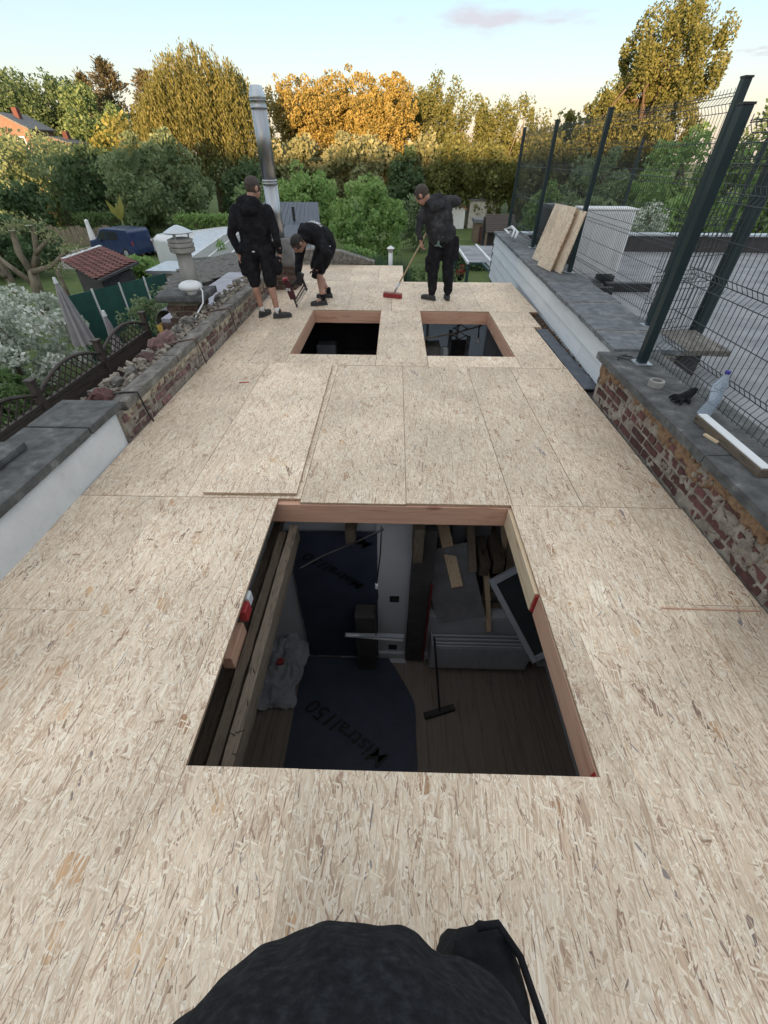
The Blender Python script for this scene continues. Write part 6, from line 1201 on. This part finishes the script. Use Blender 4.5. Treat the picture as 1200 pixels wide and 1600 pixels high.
# ================================================================== GARDEN THINGS
def parasol(x,y,zb,zt,zc,rc,label,lean):
    r=empty('closed_parasol',(x,y,zb),label,'parasol','closed parasols'); L_=Matrix.Translation((x,y,zb))@Matrix.Rotation(lean,4,'Y'); n=24
    MB().tube([L_@V(0,0,0),L_@V(0,0,zt-zb+.05)],.025,8).build('pole',M['zinc'],r); c=MB(); prof=[(1,zc-zb),(.93,zc-zb+.12),(.62,(zc+zt)/2-zb),(.60,(zc+zt)/2-zb+.03),(.30,zt-zb-.15),(.12,zt-zb)]
    for q,z in prof:
        for k in range(n): a=6.283*k/n; rr=rc*q*(1 if k%3 else .62); c.v.append(tuple(L_@V(rr*math.cos(a),rr*math.sin(a),z)))
    for i in range(len(prof)-1):
        for k in range(n): k2=(k+1)%n; c.f.append((i*n+k,i*n+k2,(i+1)*n+k2,(i+1)*n+k))
    c.f.append(tuple((len(prof)-1)*n+k for k in range(n))); c.build('canopy',M['parasol'],r); MB().tube([L_@V(0,0,zt-zb),L_@V(0,0,zt-zb+.12)],[.05,.03],10).build('finial',M['white_plastic'],r); MB().box(x-.16,x+.16,y-.16,y+.16,zb-.1,zb+.12).build('foot',M['black_plastic'],r,bevel=.01)
    MB().lathe((0,0,0),[(rc*.70,(zc+zt)/2-zb-.05),(rc*.70,(zc+zt)/2-zb)],20,None) if False else None
M['parasol']=mat('parasol_cloth',[(.3,(.28,.26,.27)),(.7,(.38,.36,.37))],4,.9,bump=.3)
parasol(-7.62,10.4,-2.55,-.42,-1.75,.27,'tall closed grey parasol beside the white blossom shrub',-.03); parasol(-6.6,10.0,-2.9,-1.0,-2.3,.20,'shorter closed parasol behind the arched lattice fence',.0)
def garden_fence():
    X=-5.3; ys=[2.25,4.0,5.75,7.5,9.25]; root=empty('garden_fence',(X,5.7,GZ),'dark stained garden fence with arched lattice tops below the parapet','fence')
    for i,y in enumerate(ys):
        p=MB().box(X-.05,X+.05,y-.05,y+.05,GZ,-.72).build('post',M['fence_wood'],root,bevel=.006); MB().box(X-.065,X+.065,y-.065,y+.065,-.719,-.69).build('post_cap',M['fence_wood'],p)
    for i,(a,b) in enumerate(zip(ys[:-1],ys[1:])):
        a+=.055; b-=.055
        f=MB().box(X-.03,X+.03,a,b,-1.10,-1.05).build('fence_panel',M['fence_wood'],root)
        for k in range(10):
            z=-2.86+k*.175; MB().box(X-.012+.008*(k%2),X+.012+.008*(k%2),a,b,z,z+.168).build('plank',M['fence_wood'],f)
        n=14; arc=[(X,a+(b-a)*t/n,-1.04+.32*math.sin(math.pi*(.12+.76*t/n))) for t in range(n+1)]
        MB().tube(arc,.028,6).build('arch',M['fence_wood'],f)
        def top(y): return -1.04+.32*math.sin(math.pi*(.12+.76*(y-a)/(b-a)))
        for sgn in (1,-1):
            for k in range(-3,14):
                y0=a+k*.16; pts=[]
                for q in range(12):
                    t=q/11*.5; yy=y0+(t if sgn>0 else .5-t); zz=-1.05+t
                    if a<yy<b and zz<top(yy): pts.append((X+.008*sgn,yy,zz))
                if len(pts)>2: MB().bar(pts[0],pts[-1],.022,.008,(1,0,0)).build('lattice_strip',M['fence_wood'],f)
garden_fence()
dk=empty('garden_deck',(-6.6,8.6,GZ),'brown timber decking platform behind the fence','deck')
for i in range(12): MB().box(-7.6+i*.16,-7.6+i*.16+.15,7.6,9.8,-2.75,-2.72).build('plank',M['old_wood'],dk)
MB().box(-7.6,-5.7,7.6,9.8,GZ,-2.755).build('frame',M['old_wood'],dk)
yt=empty('yellow_tub',(-4.05,8.0,-1.2),'yellow tapered tub with an arched dark metal hood behind the parapet','tub'); yc=(-4.1,8.05)
MB().prism([(-.16,0),(.16,0),(.23,.42),(-.23,.42)],-.17,.17,Matrix(((1,0,0,yc[0]),(0,0,1,yc[1]),(0,1,0,-.98),(0,0,0,1)))).build('tub',mat('yellow_plastic',[(.3,(.42,.26,.05)),(.7,(.52,.34,.08))],6,.55,bump=.1),yt,bevel=.01)
hz=MB(); n=12
for k in range(n+1): a=math.pi*k/n; hz.v+= [(yc[0]+.22*math.cos(a),yc[1]-.16,-.55+.26*math.sin(a)),(yc[0]+.22*math.cos(a),yc[1]+.16,-.55+.26*math.sin(a))]
for k in range(n): hz.f.append((2*k,2*k+1,2*k+3,2*k+2))
hz.f.append(tuple(2*k+1 for k in range(n+1))); o=hz.build('hood',M['slate'],yt,smooth=False); so=o.modifiers.new('solid','SOLIDIFY'); so.thickness=.012
MB().tube([(yc[0],yc[1],GZ),(yc[0],yc[1],-.99)],.06,8).build('stand',M['old_wood_z'],yt)
tag(MB().box(-4.9,-4.35,8.95,9.0,-1.9,-1.05).build('garden_gate',M['zinc'],None,(-4.6,9,-3)),'small grey slatted gate next to the last fence post','gate')
# --- red tiled shed, green screen, cream shed
rs=empty('tiled_shed',(-9.4,15,GZ),'shed with a red tiled lean-to roof and dark walls behind the parasol','shed')
MB().prism([(-10.2,14.9),(-8.6,13.5),(-8.45,15.1),(-10.1,16.6)],GZ,-1.0).build('wall',M['felt_dark'],rs); Tm=mat('red_tile',[(.3,(.12,.05,.045)),(.6,(.19,.085,.075)),(.8,(.25,.14,.12))],6,.8,bump=.3,rnd=.2)
A0,A1,A2,A3=V(-10.45,14.9,-.72),V(-8.45,13.1,-.90),V(-8.3,15.2,-.80),V(-10.3,16.9,-.64)
tme=MB().box(-.135,.135,-.15,.15,-.012,.012).v; 
MB().add([p-V(0,0,.08) for p in (A0,A1,A2,A3)]+[p-V(0,0,.03) for p in (A0,A1,A2,A3)],[(3,2,1,0),(4,5,6,7),(0,1,5,4),(1,2,6,5),(2,3,7,6),(3,0,4,7)]).build('roof_base',M['felt_dark'],rs)
tb=None
for i in range(11):
    for j in range(8):
        u,v=(i+.5)/11,(j+.5)/8; p=A0.lerp(A1,u).lerp(A3.lerp(A2,u),v)
        if tb is None:
            mm=MB(); 
            for k in range(5): a0=-.14+.056*k; mm.add([(a0,-.17,.02*math.sin(k*1.57+.3)+.0),(a0+.056,-.17,.02*math.sin((k+1)*1.57+.3)),(a0+.056,.17,.02*math.sin((k+1)*1.57+.3)-.02),(a0,.17,.02*math.sin(k*1.57+.3)-.02)],[(0,1,2,3)])
            tb=bpy.data.meshes.new('tile'); tb.from_pydata(mm.v,[],mm.f); tb.materials.append(Tm)
        o=link_mesh('tile',tb,None,rs); o.location=p+V(0,0,.02)-wloc(rs); o.rotation_euler=(-.03,.05,math.atan2((A1-A0).y,(A1-A0).x))
MB().bar(A0+V(-.05,.05,.0),A3+V(-.05,.05,0),.12,.08).build('gutter',M['white_plastic'],rs); MB().bar(A1+V(.05,-.05,-.02),A2+V(.05,-.03,-.02),.09,.06).build('fascia',M['felt_dark'],rs)
gs=empty('green_screen',(-8,13.6,GZ),'dark green slatted screen fence in front of the tiled shed','screen'); gm=mat('green_screen_panel',[(.3,(.012,.06,.05)),(.7,(.02,.085,.07))],4,.6,bump=.1,rnd=.2)
a,b=V(-9.05,12.2,0),V(-7.55,15.4,0)
for i in range(4):
    p=a.lerp(b,i/4); q=a.lerp(b,(i+1)/4-.01); MB().bar((p.x,p.y,-2.05),(q.x,q.y,-2.05),.03,1.8).build('panel',gm,gs); MB().bar((p.x+.03,p.y-.02,-2.9),(p.x+.03,p.y-.02,-1.1),.04,.04).build('post',M['white_plastic'],gs)
cs2=empty('cream_shed',(-7.5,16.2,GZ),'small cream shed with a white framed window and grey roof','shed'); MB().box(-8.2,-6.9,15.7,17.2,GZ,-1.22).build('wall',mat('cream_wall',[(.3,(.42,.36,.30)),(.7,(.52,.45,.38))],3,.85,bump=.2),cs2); MB().box(-8.32,-6.78,15.58,17.3,-1.218,-1.12).build('roof',M['zinc'],cs2)
w_=MB().box(-7.8,-7.3,15.66,15.698,-2.3,-1.36).build('window',M['white_paint'],cs2); MB().box(-7.68,-7.42,15.64,15.658,-2.2,-1.46).build('pane',M['glass'],w_)
slope_roof('blue_grey_roof',[(-7.9,18.0,-1.05),(-6.6,17.6,-.95),(-7.0,21.0,-.5),(-8.6,21.3,-.7)],.06,M['zinc'],'pale blue-grey sheet roof behind the cement chimney pipe','roof')
# --- vehicles
M['navy']=mat('navy_paint',[(.3,(.022,.04,.10)),(.7,(.03,.052,.125))],3,.25,bump=0); M['carwhite']=mat('car_white',[(.3,(.58,.60,.62)),(.7,(.64,.66,.68))],3,.3,bump=0); M['tyre']=mat('tyre',[(.3,(.012,.012,.012)),(.7,(.02,.02,.02))],10,.85,bump=.1)
def vehicle(name,label,loc,rz,L,W,H,side,paint,wins,cat,sc=(1,1,1)):
    """side: closed profile (y along length, z up); wins: list of side window polygons"""
    r=empty(name,loc,label,cat); hb=L/2; X=Matrix(((0,0,1,0),(1,0,0,0),(0,1,0,0),(0,0,0,1)))
    o=MB().prism(side,-W/2,W/2,X).build('body',paint,None,(0,0,0),bevel=.07); o.parent=r
    for wq in wins:
        for s in (-1,1): o=MB().prism(wq,s*W/2-.004*(s<0)*0+(.002 if s>0 else -.012),s*W/2+(.012 if s>0 else -.002),X).build('window',M['glass'],None,(0,0,0)); o.parent=r
    for yy in (-L*.31,L*.31):
        for s in (-1,1):
            o=MB().lathe((s*(W/2-.08),yy,.32),[(.32,-.10),(.34,-.06),(.34,.06),(.32,.10)],20,Matrix.Rotation(R(90),4,'Y')).build('wheel',M['tyre'],None,(0,0,0)); o.parent=r; q=MB().lathe((s*(W/2-.08),yy,.32),[(.2,-.115),(.21,-.105),(.21,.105),(.2,.115)],14,Matrix.Rotation(R(90),4,'Y')).build('rim',M['zinc'],None,(0,0,0)); q.parent=o
    for s in (-1,1):
        o=MB().box(s*W*.36-.16,s*W*.36+.16,L/2-.10,L/2+.005,.62,.82).build('headlight',M['white_plastic'],None,(0,0,0),bevel=.03); o.parent=r; o=MB().box(s*W*.45-.04,s*W*.45+.04,-L/2-.006,-L/2+.08,.85,1.15).build('tail_light',M['red_paint'],None,(0,0,0)); o.parent=r
        o=MB().box(s*(W/2+.09)-.08,s*(W/2+.09)+.08,L*.16,L*.16+.1,.98,1.14).build('mirror',paint,None,(0,0,0),bevel=.02); o.parent=r
    r.rotation_euler=(0,0,rz); r.scale=sc; return r
van_side=[(-2.2,.28),(2.15,.28),(2.2,.55),(2.12,.95),(1.35,1.12),(.62,1.78),(.2,1.86),(-1.95,1.86),(-2.15,1.7),(-2.22,.6)]
vehicle('parked_van','dark blue small van parked beyond the tiled shed',(-17.0,30.1,GZ+.012),math.atan2(1.2,-2.8)-R(90),4.4,1.8,1.86,van_side,M['navy'],[[(.2,1.1),(1.18,1.1),(.62,1.62),(.2,1.66)],[(-1.0,1.15),(.05,1.12),(.05,1.66),(-1.0,1.66)]],'van',(.85,.85,.8))
car_side=[(-2.0,.28),(2.0,.28),(2.05,.6),(1.9,.85),(.95,.98),(.25,1.42),(-.9,1.46),(-1.6,1.05),(-2.02,.95),(-2.08,.6)]
vehicle('parked_car','pale silver car half hidden behind the cream shed roof',(-14.2,30.6,GZ+.012),math.atan2(.6,-2.8)-R(90),4.1,1.7,1.46,car_side,M['carwhite'],[[(-.85,1.0),(-.1,1.0),(-.1,1.38),(-.8,1.38)],[(-.02,1.0),(.75,1.0),(.2,1.36),(-.02,1.38)]],'car',(.85,.85,.8))
big_side=[(-2.9,.3),(2.6,.3),(2.9,.6),(2.85,1.1),(2.3,1.35),(1.75,2.1),(1.4,2.22),(-2.75,2.28),(-2.95,2.1),(-2.98,.6)]
vehicle('white_van','long white van behind the grey sheet roof',(-8.9,24.6,GZ+.012),R(-28),5.8,2.0,2.28,big_side,M['carwhite'],[[(1.0,1.35),(2.05,1.35),(1.65,1.98),(1.0,1.98)]],'van',(1,1,.88))
# --- picket fence, far sheds, pergola
pf=empty('picket_fence',(-21,33.5,GZ),'weathered grey board fence left of the parked van','fence')
for i in range(34): x=-24.2+i*.19; h=1.05+.12*math.sin(i*.6)+random.uniform(-.06,.06); MB().cbox((x,33.6+.02*(i%2)+.05*i*0,GZ+h/2),(.16,.025,h),(0,random.uniform(-.05,.05),0)).build('board',M['bark_pale'],pf)
MB().box(-24.3,-17.7,33.64,33.68,GZ+.7,GZ+.78).build('rail',M['bark_pale'],pf)
tag(MB().lathe((-20.6,33.2,GZ),[(.22,0),(.19,.6),(.13,1.2),(.12,1.5),(.03,1.56)],10).build('white_post',M['white_paint'],None,(-20.6,33.2,GZ)),'slim white closed garden umbrella standing at the board fence','umbrella')
ws_=empty('gabled_shed',(5.1,45,GZ),'white gabled shed with orange roof edge behind the sweeping man','shed'); X2=Matrix(((1,0,0,0),(0,0,1,0),(0,1,0,0),(0,0,0,1)))
MB().prism([(4.25,GZ),(5.95,GZ),(5.95,-1.55),(5.1,-.95),(4.25,-1.55)],44.2,46.5,X2).build('wall',M['white_paint'],ws_)
for s in (-1,1): MB().bar((5.1,44.1,-.92),(5.1+s*1.0,44.1,-1.62),.08,.09).build('roof_edge',mat('orange_trim',[(.3,(.30,.10,.04)),(.7,(.38,.14,.06))],5,.7,bump=0) if s<0 else bpy.data.materials['orange_trim'],ws_); MB().bar((5.1+s*.5,44.15,-1.27),(5.1+s*.5,46.6,-1.27),1.22,.05,(s*.7,0,1)).build('roof',M['roof_tile'],ws_)
bs=empty('flat_shed',(7.4,45,GZ),'pale flat-roofed block shed right of the white gabled shed','shed'); MB().box(6.35,8.6,44.6,46.6,GZ,-1.05).build('wall',mat('block_wall',[(.3,(.42,.40,.36)),(.5,(.55,.53,.49)),(.7,(.62,.6,.57))],4,.9,bump=.4),bs); MB().box(6.25,8.75,44.5,46.7,-1.048,-.92).build('roof',M['slate'],bs)
bh=empty('brown_hut',(6.3,36,GZ),'low brown hut with a dark red door in front of the flat shed','shed'); MB().box(5.7,7.0,36,37.4,GZ,-1.75).build('wall',M['old_wood_z'],bh); MB().box(5.6,7.1,35.9,37.5,-1.748,-1.55).build('roof',M['slate'],bh); MB().box(6.0,6.6,35.96,35.998,GZ,-1.95).build('door',mat('maroon',[(.3,(.06,.025,.025)),(.7,(.09,.035,.035))],4,.8,bump=.1),bh)
dh=empty('slatted_hut',(6.0,28,GZ),'dark slatted lean-to on posts left of the first fence post','shed')
for i in range(9): MB().bar((5.05,28.0+i*.11,-1.35+i*.085),(6.7,28.0+i*.11,-1.35+i*.085),.12,.02,(0,-.6,.8)).build('slat',M['fence_wood'],dh)
for x in (5.1,6.6): MB().box(x-.05,x+.05,28.0,28.1,GZ,-1.38).build('post',M['old_wood_z'],dh)
MB().box(5.0,6.7,28.9,29.0,GZ,-.75).build('back',M['felt_dark'],dh)
pg=empty('pergola',(3.6,16.5,GZ),'green pergola with a grey sheet roof below the clad wall','pergola'); pm=mat('pergola_green',[(.3,(.02,.05,.045)),(.7,(.03,.07,.06))],4,.6,bump=.1)
for (x0,x1,y0,y1) in ((2.5,3.25,16.4,19.9),(3.29,4.6,16.4,19.9),(3.1,4.6,13.2,16.36)): MB().box(x0,x1,y0,y1,-.95,-.915).build('roof_panel',M['felt'],pg)
for p,q in (((2.48,16.3,-.93),(2.48,20,-.93)),((3.27,16.3,-.905),(3.27,20,-.905)),((2.95,16.35,-.93),(3.06,13.1,-.93)),((2.45,16.36,-.95),(3.1,16.36,-.95))): MB().bar(p,q,.07,.07).build('edge_beam',M['white_plastic'] if p[2]>-.94 and p[0]<2.9 or p[0]==3.27 else pm,pg)
for x,y in ((2.5,16.4),(2.5,19.8),(3.08,13.3),(4.5,13.3)): MB().box(x-.05,x+.05,y-.05,y+.05,GZ,-.97).build('post',pm,pg)
for i,(x,y,z) in enumerate(((2.35,17.0,-1.35),(2.45,14.6,-1.75),(2.7,13.6,-1.9))):
    f=empty('flower_basket',(x,y,z),['hanging red flower basket at the pergola corner','red flowers in the middle under the pergola','red flowers nearest the deck under the pergola'][i],'flowers','red flowers at the pergola'); MB().lathe((x,y,z-.25),[(.07,0),(.13,.12),(.14,.2)],12).build('pot',M['black_plastic'],f); leaves_mesh('blooms',np.array([x,y,z+.05])+RNG.normal(size=(160,3))*.10,.06,M['red_paint'],f,.8)['kind']='stuff'; leaves_mesh('greens',np.array([x,y,z-.02])+RNG.normal(size=(160,3))*.11,.07,FM['mid'],f,.6)['kind']='stuff'; MB().tube([(x,y,z-.1),(x,y,-.95)] if i==0 else [(x,y,GZ),(x,y,z-.25)],.006,5).build('hanger',M['black_plastic'],f)
tree('garden_shrub','dark evergreen bush under the pergola behind the trouser legs',1.75,15.2,-1.1,1.5,FM['dark'],3500,.10,bottom=.0,cat='shrub',group='shrubs in the middle garden')
wt=empty('low_white_fence',(.7,10.3,GZ),'low weathered white board fence just below the deck end','fence')
for i in range(9): MB().cbox((.25+i*.11,10.2,-1.7),(.095,.02,2.2)).build('board',M['concrete_light'],wt)
# --- houses on the hill
def hill_house(x,y,z,w,d,h,rh,label,wm):
    r=empty('hill_house',(x,y,z),label,'house','houses on the left hill'); MB().prism([(x-w/2,z-3),(x+w/2,z-3),(x+w/2,z+h),(x,z+h+rh),(x-w/2,z+h)],y,y+d,X2).build('wall',wm,r)
    ro=MB()
    for s in (-1,1): ro.bar((x,y+d/2,z+h+rh+.1),(x+s*(w/2+.3),y+d/2,z+h-.1),d+.5,.14)
    ro=ro.build('roof',M['slate'],r); MB().box(x+.6,x+1.2,y+d*.4,y+d*.4+.6,z+h+rh-.6,z+h+rh+.7).build('chimney',M['brick'],ro)
    for wx in (-.28,.28):
        q=MB().box(x+w*wx-.5,x+w*wx+.5,y-.06,y-.002,z+h*.45,z+h*.85).build('window',M['white_paint'],r); MB().box(x+w*wx-.4,x+w*wx+.4,y-.08,y-.061,z+h*.48,z+h*.82).build('pane',M['glass'],q)
M['hill_brick']=mat('hill_brick',[(.3,(.17,.105,.085)),(.6,(.22,.145,.115)),(.8,(.26,.18,.15))],3,.9,bump=.3)
hill_house(-48.8,69,-.7,6,5,5.0,1.3,'orange brick house with slate roof on the left hill',M['hill_brick']); hill_house(-43.4,69,-.7,4.2,4.5,3.7,.4,'low orange brick extension beside the hill house',M['hill_brick']); hill_house(-52.0,64,-1.2,4.5,4,4.4,1.2,'white rendered house at the left edge of the hill',M['render'])
tree('garden_shrub','loose green shrub in front of the hill houses',-38.5,58,3.6,7,FM['greygreen'],6000,.32,bottom=.0,cat='shrub',group='shrubs on the left')
for (x,y,zt,w,l,fm) in [(-20.5,44,2.0,5,'green shrub left of the willow trunk',FM['mid']),(-14.0,46,2.6,5,'green shrub right of the willow trunk',FM['greygreen']),(-22.5,27,-1.3,3.2,'low green shrub left of the driveway',FM['mid']),(-11.2,20.5,-1.5,2.4,'low green shrub behind the tiled shed',FM['bright'])]:
    tree('garden_shrub',l,x,y,zt,w,fm,5000,.24,bottom=.0,cat='shrub',group='shrubs on the left')
